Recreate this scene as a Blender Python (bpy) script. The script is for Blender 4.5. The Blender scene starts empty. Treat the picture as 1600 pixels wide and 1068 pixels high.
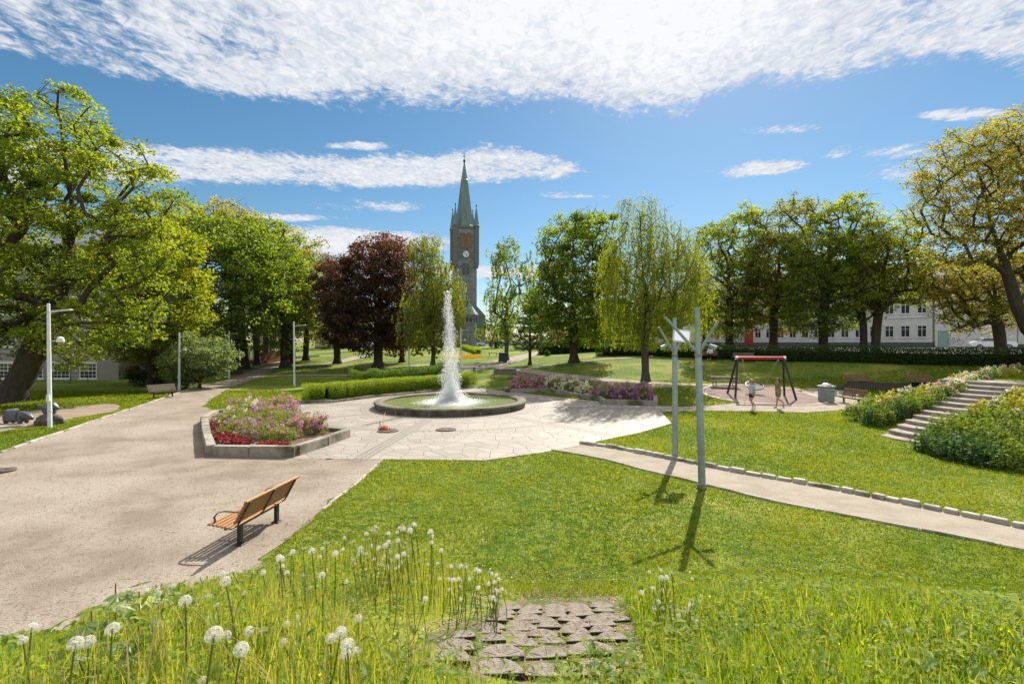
import bpy, bmesh, math, random
import numpy as np
from mathutils import Vector, Matrix
from mathutils.geometry import delaunay_2d_cdt
R = math.radians
S = bpy.context.scene
COL = S.collection
F, H, CX, CY = 780.0, 3.9, 800.0, 534.0      # focal length in photo pixels, eye height, image centre

# ------------------------------------------------------------------ camera
cam_d = bpy.data.cameras.new('camera'); cam = bpy.data.objects.new('camera', cam_d); COL.objects.link(cam)
cam.location = (0, 0, H); cam.rotation_euler = (R(90), 0, 0)
cam_d.sensor_width = 36; cam_d.lens = 36*F/1600; cam_d.clip_end = 6000; cam_d.clip_start = 0.05
S.camera = cam
S.render.resolution_x, S.render.resolution_y = 1024, 683

# ------------------------------------------------------------------ sun, sky, exposure
SUN_AZ, SUN_EL = 23.0, 42.0                  # degrees right of +Y, above the horizon
sd = Vector((math.sin(R(SUN_AZ))*math.cos(R(SUN_EL)), math.cos(R(SUN_AZ))*math.cos(R(SUN_EL)), math.sin(R(SUN_EL))))
sl = bpy.data.lights.new('sun', 'SUN'); sl.energy = 4.3; sl.angle = R(0.5); sl.color = (1.0, 0.94, 0.83)
so = bpy.data.objects.new('sun', sl); COL.objects.link(so); so.rotation_euler = sd.to_track_quat('Z', 'Y').to_euler()
S.view_settings.view_transform = 'Standard'; S.view_settings.look = 'None'
S.view_settings.exposure = 0.98; S.view_settings.gamma = 1.0

W = bpy.data.worlds.new('World'); S.world = W; W.use_nodes = True
wt = W.node_tree; wt.nodes.clear()
def wn(t, **k):
    n = wt.nodes.new(t)
    for a, b in k.items(): setattr(n, a, b)
    return n
def wlink(a, b): wt.links.new(a, b)
def wm(op, a, b=None, c=None, clamp=False):
    n = wn('ShaderNodeMath', operation=op, use_clamp=clamp)
    for i, v in enumerate((a, b, c)):
        if v is None: continue
        if isinstance(v, (int, float)): n.inputs[i].default_value = v
        else: wlink(v, n.inputs[i])
    return n.outputs[0]
def wcurve(x, pts, lo, hi):                   # piecewise function of x, values in -1..1 scale stored /8+.5
    t = wm('DIVIDE', wm('SUBTRACT', x, lo), hi-lo, clamp=True)
    n = wn('ShaderNodeFloatCurve'); cu = n.mapping.curves[0]
    P_ = [((a-lo)/(hi-lo), b/8+0.0) for a, b in pts]
    cu.points[0].location = P_[0]; cu.points[1].location = P_[-1]
    for p in P_[1:-1]: cu.points.new(*p)
    n.mapping.update(); wlink(t, n.inputs['Value'])
    return wm('MULTIPLY', n.outputs[0], 8)
tc = wn('ShaderNodeTexCoord'); sep = wn('ShaderNodeSeparateXYZ'); wlink(tc.outputs['Generated'], sep.inputs[0])
zc = wm('MAXIMUM', sep.outputs[2], 0.03)
u = wm('DIVIDE', sep.outputs[0], zc); v = wm('DIVIDE', sep.outputs[1], zc)
comb = wn('ShaderNodeCombineXYZ'); wlink(u, comb.inputs[0]); wlink(v, comb.inputs[1])
def wnoise(scale, detail, rough, sx=1, sy=1, rot=0, dist=0.0, off=0):
    mp = wn('ShaderNodeMapping'); mp.inputs['Scale'].default_value = (sx, sy, 1); mp.inputs['Rotation'].default_value = (0, 0, R(rot))
    mp.inputs['Location'].default_value = (off, off*1.7, 0)
    wlink(comb.outputs[0], mp.inputs[0])
    n = wn('ShaderNodeTexNoise'); n.inputs['Scale'].default_value = scale; n.inputs['Detail'].default_value = detail
    n.inputs['Roughness'].default_value = rough; n.inputs['Distortion'].default_value = dist
    wlink(mp.outputs[0], n.inputs['Vector']); return n.outputs[0]
n1 = wnoise(2.6, 9, .6, 1.0, 1.0, 25, .8)
n2 = wnoise(8, 6, .62, 1.25, .8, -38, .9, 3.1)
n3 = wnoise(22, 5, .6, 1.1, .9, -35, .9, 7.7)
n0 = wnoise(.9, 3, .5, 1, 1, 0, .6, 5.3)
nn = wm('ADD', wm('ADD', wm('ADD', wm('MULTIPLY', wm('SUBTRACT', n1, .5), 1.7), wm('MULTIPLY', wm('SUBTRACT', n0, .5), .9)), wm('MULTIPLY', wm('SUBTRACT', n2, .5), 1.0)), wm('MULTIPLY', wm('SUBTRACT', n3, .5), .85))
vb = wcurve(u, [(-4, 1.55), (-1.84, 1.74), (-1.34, 2.0), (-.6, 2.14), (0, 2.13), (.66, 2.19), (1.0, 2.0), (1.3, 1.85), (1.75, 1.82), (4, 1.7)], -4, 4)
cap = wcurve(u, [(-4, .3), (-1.8, .42), (-1.0, .40), (-.6, .85), (-.1, 1.5), (.5, 1.6), (.8, 1.0), (1.1, .55), (1.7, .38), (4, .4)], -4, 4)
fA = wm('MINIMUM', wm('MULTIPLY', wm('SUBTRACT', vb, v), 3.0), cap)
cB = wcurve(u, [(-4, 2.85), (-2.0, 2.82), (-1.2, 2.92), (-.6, 2.93), (0, 2.86), (.5, 2.93), (4, 3)], -4, 4)
hB = wcurve(u, [(-4, .5), (-2.0, .36), (-1.2, .30), (-.75, .30), (-.3, .33), (0, .27), (.3, .17), (.48, 0), (.8, 0), (4, 0)], -4, 4)
fB = wm('SUBTRACT', wm('MULTIPLY', wm('SUBTRACT', hB, wm('ABSOLUTE', wm('SUBTRACT', v, cB))), 4.0), wm('MULTIPLY', wm('GREATER_THAN', u, .55), 9))
fB = wm('MINIMUM', fB, .55)
def blob(cu_, cv_, ru, rv, top):
    a = wm('POWER', wm('DIVIDE', wm('SUBTRACT', u, cu_), ru), 2.0); b = wm('POWER', wm('DIVIDE', wm('SUBTRACT', v, cv_), rv), 2.0)
    return wm('SUBTRACT', top, wm('MULTIPLY', wm('ADD', a, b), .8))
fld = wm('MAXIMUM', fA, fB)
for args in ((-1.7, 5.1, 1.1, .75, 1.0), (-1.95, 4.02, .6, .16, .7), (-.78, 2.55, .26, .07, .6), (1.42, 2.9, .34, .18, .62),
             (1.95, 2.62, .5, .2, .28), (2.4, 2.95, .4, .28, .5), (.36, 3.4, .4, .12, .35), (-.95, 3.7, .8, .25, .3), (-1.1, 7.2, 3.5, .9, .7), (2.0, 2.2, .35, .08, .5), (1.3, 2.35, .35, .12, .1)):
    fld = wm('MAXIMUM', fld, blob(*args))
den = wm('ADD', fld, nn)
mask = wn('ShaderNodeMapRange', interpolation_type='SMOOTHSTEP'); wlink(den, mask.inputs[0])
mask.inputs[1].default_value = -.02; mask.inputs[2].default_value = .55; mask.inputs[3].default_value = 0; mask.inputs[4].default_value = .97
sky = wn('ShaderNodeTexSky', sky_type='NISHITA', sun_disc=False); sky.sun_elevation = R(SUN_EL); sky.sun_rotation = R(SUN_AZ)
sky.air_density = 1.0; sky.dust_density = 0.3; sky.ozone_density = 3.0; sky.altitude = 100
hs = wn('ShaderNodeHueSaturation'); hs.inputs['Saturation'].default_value = 1.18; hs.inputs['Value'].default_value = .54; hs.inputs['Hue'].default_value = .488; wlink(sky.outputs[0], hs.inputs['Color'])
cl = wn('ShaderNodeMix', data_type='RGBA'); cl.inputs[6].default_value = (3.2, 3.5, 3.95, 1); cl.inputs[7].default_value = (4.95, 4.97, 5.1, 1)
thick = wn('ShaderNodeMapRange'); wlink(wm('ADD', den, wm('MULTIPLY', wm('SUBTRACT', n3, .5), 2.5)), thick.inputs[0])
thick.inputs[1].default_value = .1; thick.inputs[2].default_value = 1.5; wlink(thick.outputs[0], cl.inputs[0])
mx = wn('ShaderNodeMix', data_type='RGBA'); wlink(mask.outputs[0], mx.inputs[0]); wlink(hs.outputs[0], mx.inputs[6]); wlink(cl.outputs[2], mx.inputs[7])
bg = wn('ShaderNodeBackground'); bg.inputs['Strength'].default_value = 0.1; wlink(mx.outputs[2], bg.inputs['Color'])
wo = wn('ShaderNodeOutputWorld'); wlink(bg.outputs[0], wo.inputs['Surface'])

# ------------------------------------------------------------------ terrain height
def sstep(a, b, t):
    t = np.clip((np.asarray(t, float)-a)/(b-a), 0, 1); return t*t*(3-2*t)
ctl = [(1110,615,33.5),(1275,620,33.5),(1190,603,37.2),(1140,604,36),(1009,596,40),(950,600,39),(1310,609,36),(1420,611,35),
       (1100,558,50),(1314,563,44),(1600,570,38),(960,553,56),(1200,566,46),(1050,566,48),(897,566,50),(791,563,62),(827,570,54),(676,574,55),
       (590,575,60),(368,584,55),(446,574,60),(435,557,82),(452,555,90),(527,568,66),(735,540.5,140),(790,541,120),(500,547,110),
       (950,545,85),(1400,545,70),(830,583,45),(740,583,48),(640,588,50),(700,594,46),(300,596,50),(200,600,48)]
cp = [((a-CX)/F*d, d, H-(b-CY)*d/F) for a, b, d in ctl]
for x in range(-32, 9, 5):
    for y in (2, 8, 14, 20, 26, 31): cp.append((x, y, 0))
for x in (-16, -12, -8, -4): cp.append((x, 36, 0.02))
for x in (-2, 3): cp.append((x, 40, 0.05))
for x in (12, 17, 22, 30):
    for y in (2, 8, 14, 20, 26): cp.append((x, y, 0))
cp += [(-33, 33, 0), (-40, 45, 0), (-50, 30, 0), (-48, 60, -.6), (-60, 80, .3), (-90, 60, 0), (-90, 20, 0), (-80, 130, 2), (0, 190, 3), (90, 190, 3), (-90, 190, 3),
       (60, 66, 2.9), (40, 100, 2.9), (110, 60, 2.9), (70, 30, 2.5), (110, 130, 3), (45, 36, 2.3), (18, 29, .1), (12, 29, .05), (26, 31, .3), (60, 0, 2), (120, 0, 2)]
cp = np.array(cp)
def _U(r2): return 0.5*r2*np.log(np.maximum(r2, 1e-9))
_n = len(cp); _K = _U(((cp[:, None, :2]-cp[None, :, :2])**2).sum(-1)) + np.eye(_n)*4.0
_P = np.c_[np.ones(_n), cp[:, :2]]
_sol = np.linalg.solve(np.block([[_K, _P], [_P.T, np.zeros((3, 3))]]), np.r_[cp[:, 2], 0, 0, 0])
YFX = [-60, -30, -9, -6.5, -5, -3.5, -1.5, -.8, 0, 2, 3, 5, 8, 12, 60]
YFY = [2.5, 3.0, 4.3, 5.2, 6.6, 9.0, 9.3, 8.6, 8.2, 8.4, 8.7, 8.8, 8.2, 7, 7]
def terrain(x, y):
    x = np.asarray(x, float); y = np.asarray(y, float); sh = np.broadcast(x, y).shape
    x = np.broadcast_to(x, sh).ravel(); y = np.broadcast_to(y, sh).ravel()
    xc = np.clip(x, -90, 110); yc = np.clip(y, 0, 190)
    z = np.empty(len(x))
    for i in range(0, len(x), 20000):
        a = xc[i:i+20000]; b = yc[i:i+20000]
        z[i:i+20000] = _U((a[:, None]-cp[:, 0])**2+(b[:, None]-cp[:, 1])**2) @ _sol[:_n] + _sol[_n] + _sol[_n+1]*a + _sol[_n+2]*b
    z = np.clip(z, -.6, 3.2) * sstep(23, 31, y + np.maximum(0, x-10)*.0)
    # bank the photographer stands on
    yf = np.interp(x, YFX, YFY)
    t = yf-y
    b1 = np.where(t > 0, .32*t*sstep(-.1, .9, t), 0)
    b1 = np.minimum(b1, 2.3) + .25*sstep(4.2, 2.0, y)*sstep(.1, -.6, x)
    # bank with the stone steps, right
    xf = np.where(y < 24, 15.7+.12*(y-18), np.where(y < 28, 16.42+.6*(y-24), 18.8+1.7*(y-28)))
    d = x-xf
    b2 = np.minimum(np.where(d > 0, .272*d, 0), 1.98)*sstep(8, 13, y)
    z = np.maximum(z, b2) + b1
    return z.reshape(sh)
def tz(x, y): return float(terrain(x, y))
def hit(px, py, zoff=0.0):                   # where the sight line of a photo pixel meets the ground
    D = np.concatenate([np.arange(1.2, 60, .05), np.arange(60, 400, .5)])
    X = (px-CX)/F*D; Zr = H-(py-CY)*D/F
    below = np.nonzero(Zr <= terrain(X, D)+zoff)[0]
    i = below[0] if len(below) else len(D)-1
    return float(X[i]), float(D[i])
def G(px, py):
    x, y = hit(px, py); return Vector((x, y, tz(x, y)))
def at(px, py, D): return Vector(((px-CX)/F*D, D, H-(py-CY)*D/F))

# ------------------------------------------------------------------ object helpers
def T(o, label=None, cat=None, group=None, kind=None):
    if label: o['label'] = label
    if cat: o['category'] = cat
    if group: o['group'] = group
    if kind: o['kind'] = kind
    return o
def empty(name, loc, rz=0, label=None, cat=None, group=None):
    o = bpy.data.objects.new(name, None); COL.objects.link(o); o.location = loc; o.rotation_euler = (0, 0, rz)
    return T(o, label, cat, group)
def link(name, me, mat, parent=None):
    if mat is not None and len(me.materials) == 0: me.materials.append(mat)
    o = bpy.data.objects.new(name, me); COL.objects.link(o)
    if parent: o.parent = parent
    return o
def npmesh(name, V, Fc, mat=None, parent=None, tint=None, smooth=False):
    V = np.asarray(V, np.float32).reshape(-1, 3); Fc = np.asarray(Fc, np.int32); k = Fc.shape[1]
    me = bpy.data.meshes.new(name); me.vertices.add(len(V)); me.vertices.foreach_set('co', V.ravel())
    me.loops.add(Fc.size); me.loops.foreach_set('vertex_index', Fc.ravel())
    me.polygons.add(len(Fc)); me.polygons.foreach_set('loop_start', np.arange(0, Fc.size, k, dtype=np.int32))
    me.polygons.foreach_set('loop_total', np.full(len(Fc), k, np.int32))
    me.polygons.foreach_set('use_smooth', np.full(len(Fc), smooth, bool))
    if tint is not None:
        a = me.attributes.new('tint', 'FLOAT', 'FACE'); a.data.foreach_set('value', np.asarray(tint, np.float32))
    me.update(calc_edges=True)
    return link(name, me, mat, parent)
class MB:
    def __init__(s): s.v = []; s.f = []
    def add(s, vs, fs):
        o = len(s.v); s.v += [tuple(a) for a in vs]; s.f += [tuple(i+o for i in f) for f in fs]; return s
    def box(s, c, d, rz=0, M=None):
        x, y, z = d[0]/2, d[1]/2, d[2]/2
        vs = [Vector((a*x, b*y, e*z)) for a in (-1, 1) for b in (-1, 1) for e in (-1, 1)]
        m = M if M is not None else Matrix.Rotation(rz, 3, 'Z')
        vs = [m@w+Vector(c) for w in vs]
        return s.add(vs, [(0, 1, 3, 2), (4, 6, 7, 5), (0, 4, 5, 1), (2, 3, 7, 6), (0, 2, 6, 4), (1, 5, 7, 3)])
    def bar(s, a, b, w, h=None, up=(0, 0, 1)):
        a = Vector(a); b = Vector(b); h = h or w; d = (b-a); L = d.length; d.normalize()
        x = d.cross(Vector(up)); x = x.normalized() if x.length > 1e-4 else Vector((1, 0, 0)); y = x.cross(d)
        return s.box((a+b)/2, (w, L, h), M=Matrix((x, d, y)).transposed())
    def tube(s, pts, rs, n=10, cap=True):
        pts = [Vector(p) for p in pts]; rs = rs if hasattr(rs, '__len__') else [rs]*len(pts)
        rings = []; x = None
        for i, p in enumerate(pts):
            d = (pts[min(i+1, len(pts)-1)]-pts[max(i-1, 0)]).normalized()
            if x is None: x = d.orthogonal().normalized()
            else: x = (x-d*x.dot(d)).normalized()
            y = d.cross(x); rings.append([p+(x*math.cos(2*math.pi*k/n)+y*math.sin(2*math.pi*k/n))*rs[i] for k in range(n)])
        vs = [q for r_ in rings for q in r_]; fs = []
        for i in range(len(pts)-1):
            for k in range(n): fs.append((i*n+k, i*n+(k+1) % n, (i+1)*n+(k+1) % n, (i+1)*n+k))
        if cap: fs.append(tuple(range(n-1, -1, -1))); fs.append(tuple((len(pts)-1)*n+k for k in range(n)))
        return s.add(vs, fs)
    def lathe(s, prof, n=24, c=(0, 0, 0), ph=0.0):
        vs = [(c[0]+r*math.cos(2*math.pi*k/n+ph), c[1]+r*math.sin(2*math.pi*k/n+ph), c[2]+z) for r, z in prof for k in range(n)]
        fs = [(i*n+k, i*n+(k+1) % n, (i+1)*n+(k+1) % n, (i+1)*n+k) for i in range(len(prof)-1) for k in range(n)]
        fs.append(tuple(range(n-1, -1, -1))); fs.append(tuple((len(prof)-1)*n+k for k in range(n)))
        return s.add(vs, fs)
    def prism(s, poly, z0, z1):
        n = len(poly); vs = [(p[0], p[1], z0) for p in poly]+[(p[0], p[1], z1) for p in poly]
        return s.add(vs, [tuple(range(n-1, -1, -1)), tuple(range(n, 2*n))]+[(i, (i+1) % n, n+(i+1) % n, n+i) for i in range(n)])
    def build(s, name, mat, parent=None, bevel=0, smooth=False, seg=1):
        me = bpy.data.meshes.new(name); me.from_pydata(s.v, [], s.f)
        bm = bmesh.new(); bm.from_mesh(me); bmesh.ops.recalc_face_normals(bm, faces=bm.faces)
        if bevel: bmesh.ops.bevel(bm, geom=[e for e in bm.edges], offset=bevel, segments=seg, affect='EDGES', clamp_overlap=True)
        bm.to_mesh(me); bm.free()
        if smooth: me.polygons.foreach_set('use_smooth', [True]*len(me.polygons)); me.set_sharp_from_angle(angle=R(40))
        me.update(); return link(name, me, mat, parent)
def copy_tree(o, parent=None, loc=None, rz=None, label=None):
    c = o.copy(); COL.objects.link(c); c.parent = parent
    if loc is not None: c.location = loc
    if rz is not None: c.rotation_euler = (0, 0, rz)
    if label: c['label'] = label
    for ch in list(o.children): copy_tree(ch, c)
    return c

# ------------------------------------------------------------------ materials
MATS = {}
def nodes(name):
    m = bpy.data.materials.new(name); m.use_nodes = True; nt = m.node_tree; nt.nodes.clear()
    return m, nt
def pm(name, c1, c2=None, scale=4, rough=.7, bump=0.0, bscale=None, metal=0.0, spec=.3, detail=6, c3=None, s3=None, stretch=(1, 1, 1)):
    if name in MATS: return MATS[name]
    m, nt = nodes(name); N = nt.nodes.new; L = nt.links.new
    o = N('ShaderNodeOutputMaterial'); b = N('ShaderNodeBsdfPrincipled'); L(b.outputs[0], o.inputs[0])
    b.inputs['Roughness'].default_value = rough; b.inputs['Metallic'].default_value = metal; b.inputs['Specular IOR Level'].default_value = spec
    t = N('ShaderNodeTexCoord'); mp = N('ShaderNodeMapping'); mp.inputs['Scale'].default_value = stretch; L(t.outputs['Object'], mp.inputs[0])
    c2 = c2 or tuple(x*.75 for x in c1)
    n = N('ShaderNodeTexNoise'); n.inputs['Scale'].default_value = scale; n.inputs['Detail'].default_value = detail; n.inputs['Roughness'].default_value = .65; L(mp.outputs[0], n.inputs[0])
    r = N('ShaderNodeMapRange'); r.inputs[1].default_value = .35; r.inputs[2].default_value = .65; L(n.outputs[0], r.inputs[0])
    x = N('ShaderNodeMix'); x.data_type = 'RGBA'; x.inputs[6].default_value = (*c1, 1); x.inputs[7].default_value = (*c2, 1); L(r.outputs[0], x.inputs[0]); col = x.outputs[2]
    if c3:
        n3_ = N('ShaderNodeTexNoise'); n3_.inputs['Scale'].default_value = s3 or scale*.2; n3_.inputs['Detail'].default_value = 5; L(mp.outputs[0], n3_.inputs[0])
        r3 = N('ShaderNodeMapRange'); r3.inputs[1].default_value = .48; r3.inputs[2].default_value = .68; L(n3_.outputs[0], r3.inputs[0])
        x3 = N('ShaderNodeMix'); x3.data_type = 'RGBA'; L(col, x3.inputs[6]); x3.inputs[7].default_value = (*c3, 1); L(r3.outputs[0], x3.inputs[0]); col = x3.outputs[2]
    L(col, b.inputs['Base Color'])
    if bump:
        nb = N('ShaderNodeTexNoise'); nb.inputs['Scale'].default_value = bscale or scale*4; nb.inputs['Detail'].default_value = 4; L(mp.outputs[0], nb.inputs[0])
        bp = N('ShaderNodeBump'); bp.inputs['Strength'].default_value = min(bump, 1); bp.inputs['Distance'].default_value = .02*max(1, bump); L(nb.outputs[0], bp.inputs['Height']); L(bp.outputs[0], b.inputs['Normal'])
    MATS[name] = m; return m
def leafmat(name, c1, c2, trans=.45, tcol=None, gloss=.06):
    if name in MATS: return MATS[name]
    m, nt = nodes(name); N = nt.nodes.new; L = nt.links.new
    o = N('ShaderNodeOutputMaterial'); a = N('ShaderNodeAttribute'); a.attribute_name = 'tint'
    x = N('ShaderNodeMix'); x.data_type = 'RGBA'; x.inputs[6].default_value = (*c1, 1); x.inputs[7].default_value = (*c2, 1); L(a.outputs['Fac'], x.inputs[0])
    d = N('ShaderNodeBsdfDiffuse'); L(x.outputs[2], d.inputs[0])
    tr = N('ShaderNodeBsdfTranslucent'); g = N('ShaderNodeMix'); g.data_type = 'RGBA'; g.blend_type = 'MULTIPLY'; g.inputs[0].default_value = 1; L(x.outputs[2], g.inputs[6]); g.inputs[7].default_value = (*(tcol or (2.0, 1.9, .9)), 1); L(g.outputs[2], tr.inputs[0])
    ms = N('ShaderNodeMixShader'); ms.inputs[0].default_value = trans; L(d.outputs[0], ms.inputs[1]); L(tr.outputs[0], ms.inputs[2])
    gl = N('ShaderNodeBsdfGlossy'); gl.inputs['Roughness'].default_value = .5; gl.inputs[0].default_value = (.9, .9, .9, 1)
    m2 = N('ShaderNodeMixShader'); m2.inputs[0].default_value = gloss*.45; L(ms.outputs[0], m2.inputs[1]); L(gl.outputs[0], m2.inputs[2]); L(m2.outputs[0], o.inputs[0])
    MATS[name] = m; return m

def groundmat(name, cols, scales, bump=.5, bs=60, rough=.95):
    m, nt = nodes(name); N = nt.nodes.new; L = nt.links.new
    o = N('ShaderNodeOutputMaterial'); b = N('ShaderNodeBsdfPrincipled'); L(b.outputs[0], o.inputs[0]); b.inputs['Roughness'].default_value = rough; b.inputs['Specular IOR Level'].default_value = .15
    t = N('ShaderNodeTexCoord'); col = None
    for i, (c, sc, lo, hi) in enumerate([(cols[0], None, 0, 0)]+[(c, s_, a, b_) for c, (s_, a, b_) in zip(cols[1:], scales)]):
        if i == 0:
            rgb = N('ShaderNodeRGB'); rgb.outputs[0].default_value = (*c, 1); col = rgb.outputs[0]; continue
        n = N('ShaderNodeTexNoise'); n.inputs['Scale'].default_value = sc; n.inputs['Detail'].default_value = 8; n.inputs['Roughness'].default_value = .62
        mpp = N('ShaderNodeMapping'); mpp.inputs['Location'].default_value = (i*13.1, i*7.3, i*3.3); L(t.outputs['Object'], mpp.inputs[0]); L(mpp.outputs[0], n.inputs[0])
        r = N('ShaderNodeMapRange'); r.inputs[1].default_value = lo; r.inputs[2].default_value = hi; L(n.outputs[0], r.inputs[0])
        x = N('ShaderNodeMix'); x.data_type = 'RGBA'; L(col, x.inputs[6]); x.inputs[7].default_value = (*c, 1); L(r.outputs[0], x.inputs[0]); col = x.outputs[2]
    L(col, b.inputs['Base Color'])
    nb = N('ShaderNodeTexNoise'); nb.inputs['Scale'].default_value = bs; nb.inputs['Detail'].default_value = 5; L(t.outputs['Object'], nb.inputs[0])
    bp = N('ShaderNodeBump'); bp.inputs['Strength'].default_value = bump; bp.inputs['Distance'].default_value = .03; L(nb.outputs[0], bp.inputs['Height']); L(bp.outputs[0], b.inputs['Normal'])
    MATS[name] = m; return m
M_lawn = groundmat('lawn_ground', [(.115, .17, .016), (.19, .22, .028), (.05, .095, .009), (.27, .21, .11), (.23, .24, .045)],
                   [(.5, .4, .6), (6, .45, .58), (1.1, .64, .74), (.23, .5, .64)], bump=.8, bs=35)
M_gravel = groundmat('gravel', [(.285, .238, .19), (.22, .18, .14), (.34, .292, .238), (.15, .12, .09), (.10, .08, .06)],
                     [(.9, .42, .6), (.22, .45, .6), (14, .52, .72), (60, .56, .72)], bump=.7, bs=45)
M_gravel2 = groundmat('sandy_gravel', [(.34, .295, .24), (.28, .24, .19), (.2, .165, .13)], [(1.5, .42, .6), (30, .56, .7)], bump=.5, bs=50)
M_sand = groundmat('play_sand', [(.25, .19, .145), (.3, .235, .175), (.18, .135, .1)], [(1.2, .42, .6), (25, .5, .7)], bump=.5, bs=40)
M_rubber = groundmat('rubber_surface', [(.21, .15, .13), (.25, .19, .165), (.16, .12, .10)], [(.6, .42, .6), (30, .5, .7)], bump=.3, bs=60)
M_soil = groundmat('bed_soil', [(.11, .075, .05), (.17, .125, .09)], [(9, .42, .6)], bump=1, bs=20)

def paving():
    m, nt = nodes('flagstones'); N = nt.nodes.new; L = nt.links.new
    def mth(op, a, b=None, cl=False):
        n = N('ShaderNodeMath'); n.operation = op; n.use_clamp = cl
        for i, v_ in enumerate((a, b)):
            if v_ is None: continue
            if isinstance(v_, (int, float)): n.inputs[i].default_value = v_
            else: L(v_, n.inputs[i])
        return n.outputs[0]
    def mixc(f, a, b):
        x = N('ShaderNodeMix'); x.data_type = 'RGBA'
        for s_, v_ in ((0, f), (6, a), (7, b)):
            if isinstance(v_, tuple): x.inputs[s_].default_value = (*v_, 1)
            else: L(v_, x.inputs[s_])
        return x.outputs[2]
    o = N('ShaderNodeOutputMaterial'); b = N('ShaderNodeBsdfPrincipled'); L(b.outputs[0], o.inputs[0]); b.inputs['Roughness'].default_value = .62; b.inputs['Specular IOR Level'].default_value = .35
    t = N('ShaderNodeTexCoord')
    vo = N('ShaderNodeTexVoronoi'); vo.feature = 'DISTANCE_TO_EDGE'; vo.inputs['Scale'].default_value = 1.65; vo.inputs['Randomness'].default_value = .95; vo.voronoi_dimensions = '2D'
    vc = N('ShaderNodeTexVoronoi'); vc.feature = 'F1'; vc.inputs['Scale'].default_value = 1.65; vc.inputs['Randomness'].default_value = .95; vc.voronoi_dimensions = '2D'
    L(t.outputs['Object'], vo.inputs['Vector']); L(t.outputs['Object'], vc.inputs['Vector'])
    joint = N('ShaderNodeMapRange'); joint.inputs[1].default_value = .008; joint.inputs[2].default_value = .034; L(vo.outputs['Distance'], joint.inputs[0])
    n1_ = N('ShaderNodeTexNoise'); n1_.inputs['Scale'].default_value = .5; n1_.inputs['Detail'].default_value = 7; L(t.outputs['Object'], n1_.inputs[0])
    n2_ = N('ShaderNodeTexNoise'); n2_.inputs['Scale'].default_value = 22; n2_.inputs['Detail'].default_value = 5; L(t.outputs['Object'], n2_.inputs[0])
    sc = N('ShaderNodeSeparateColor'); L(vc.outputs['Color'], sc.inputs[0])
    c = mixc(sc.outputs[0], (.33, .30, .265), (.25, .225, .19)); c = mixc(mth('MULTIPLY', sc.outputs[1], .35), c, (.36, .30, .245))
    c = mixc(mth('MULTIPLY', mth('SUBTRACT', n1_.outputs[0], .42, True), 1.5, True), c, (.22, .195, .165)); c = mixc(mth('MULTIPLY', mth('SUBTRACT', n2_.outputs[0], .5, True), 1.4, True), c, (.19, .165, .135))
    c = mixc(joint.outputs[0], (.13, .105, .075), c)
    # rings and rays of small setts around the fountain
    sx = N('ShaderNodeSeparateXYZ'); L(t.outputs['Object'], sx.inputs[0])
    dx = mth('SUBTRACT', sx.outputs[0], -3.67); dy = mth('SUBTRACT', sx.outputs[1], 30.2)
    rr = mth('POWER', mth('ADD', mth('MULTIPLY', dx, dx), mth('MULTIPLY', dy, dy)), .5); an = mth('ARCTAN2', dy, dx)
    rj = mth('PINGPONG', rr, .11); aj = mth('PINGPONG', mth('MULTIPLY', an, 8.0), .13)
    sj = mth('LESS_THAN', mth('MINIMUM', rj, aj), .014)
    r1 = mth('LESS_THAN', mth('ABSOLUTE', mth('SUBTRACT', rr, 8.55)), .22); r2 = mth('LESS_THAN', mth('ABSOLUTE', mth('SUBTRACT', rr, 5.15)), .34)
    ring = mth('MAXIMUM', r1, r2)
    c = mixc(ring, c, mixc(sj, (.26, .235, .2), (.10, .08, .055)))
    # rays: three long dark joints
    a45 = mth('PINGPONG', mth('ADD', an, .1), math.pi/8); off = mth('MULTIPLY', a45, rr)
    ray = mth('MULTIPLY', mth('LESS_THAN', off, .30), mth('GREATER_THAN', rr, 5.4))
    rl = mth('LESS_THAN', mth('PINGPONG', off, .1), .017)
    c = mixc(ray, c, mixc(rl, (.25, .225, .19), (.08, .065, .05)))
    L(c, b.inputs['Base Color'])
    bp = N('ShaderNodeBump'); bp.inputs['Strength'].default_value = .6; bp.inputs['Distance'].default_value = .02
    L(mth('ADD', joint.outputs[0], mth('MULTIPLY', n2_.outputs[0], .3)), bp.inputs['Height']); L(bp.outputs[0], b.inputs['Normal'])
    return m
M_pave = paving()

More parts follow.
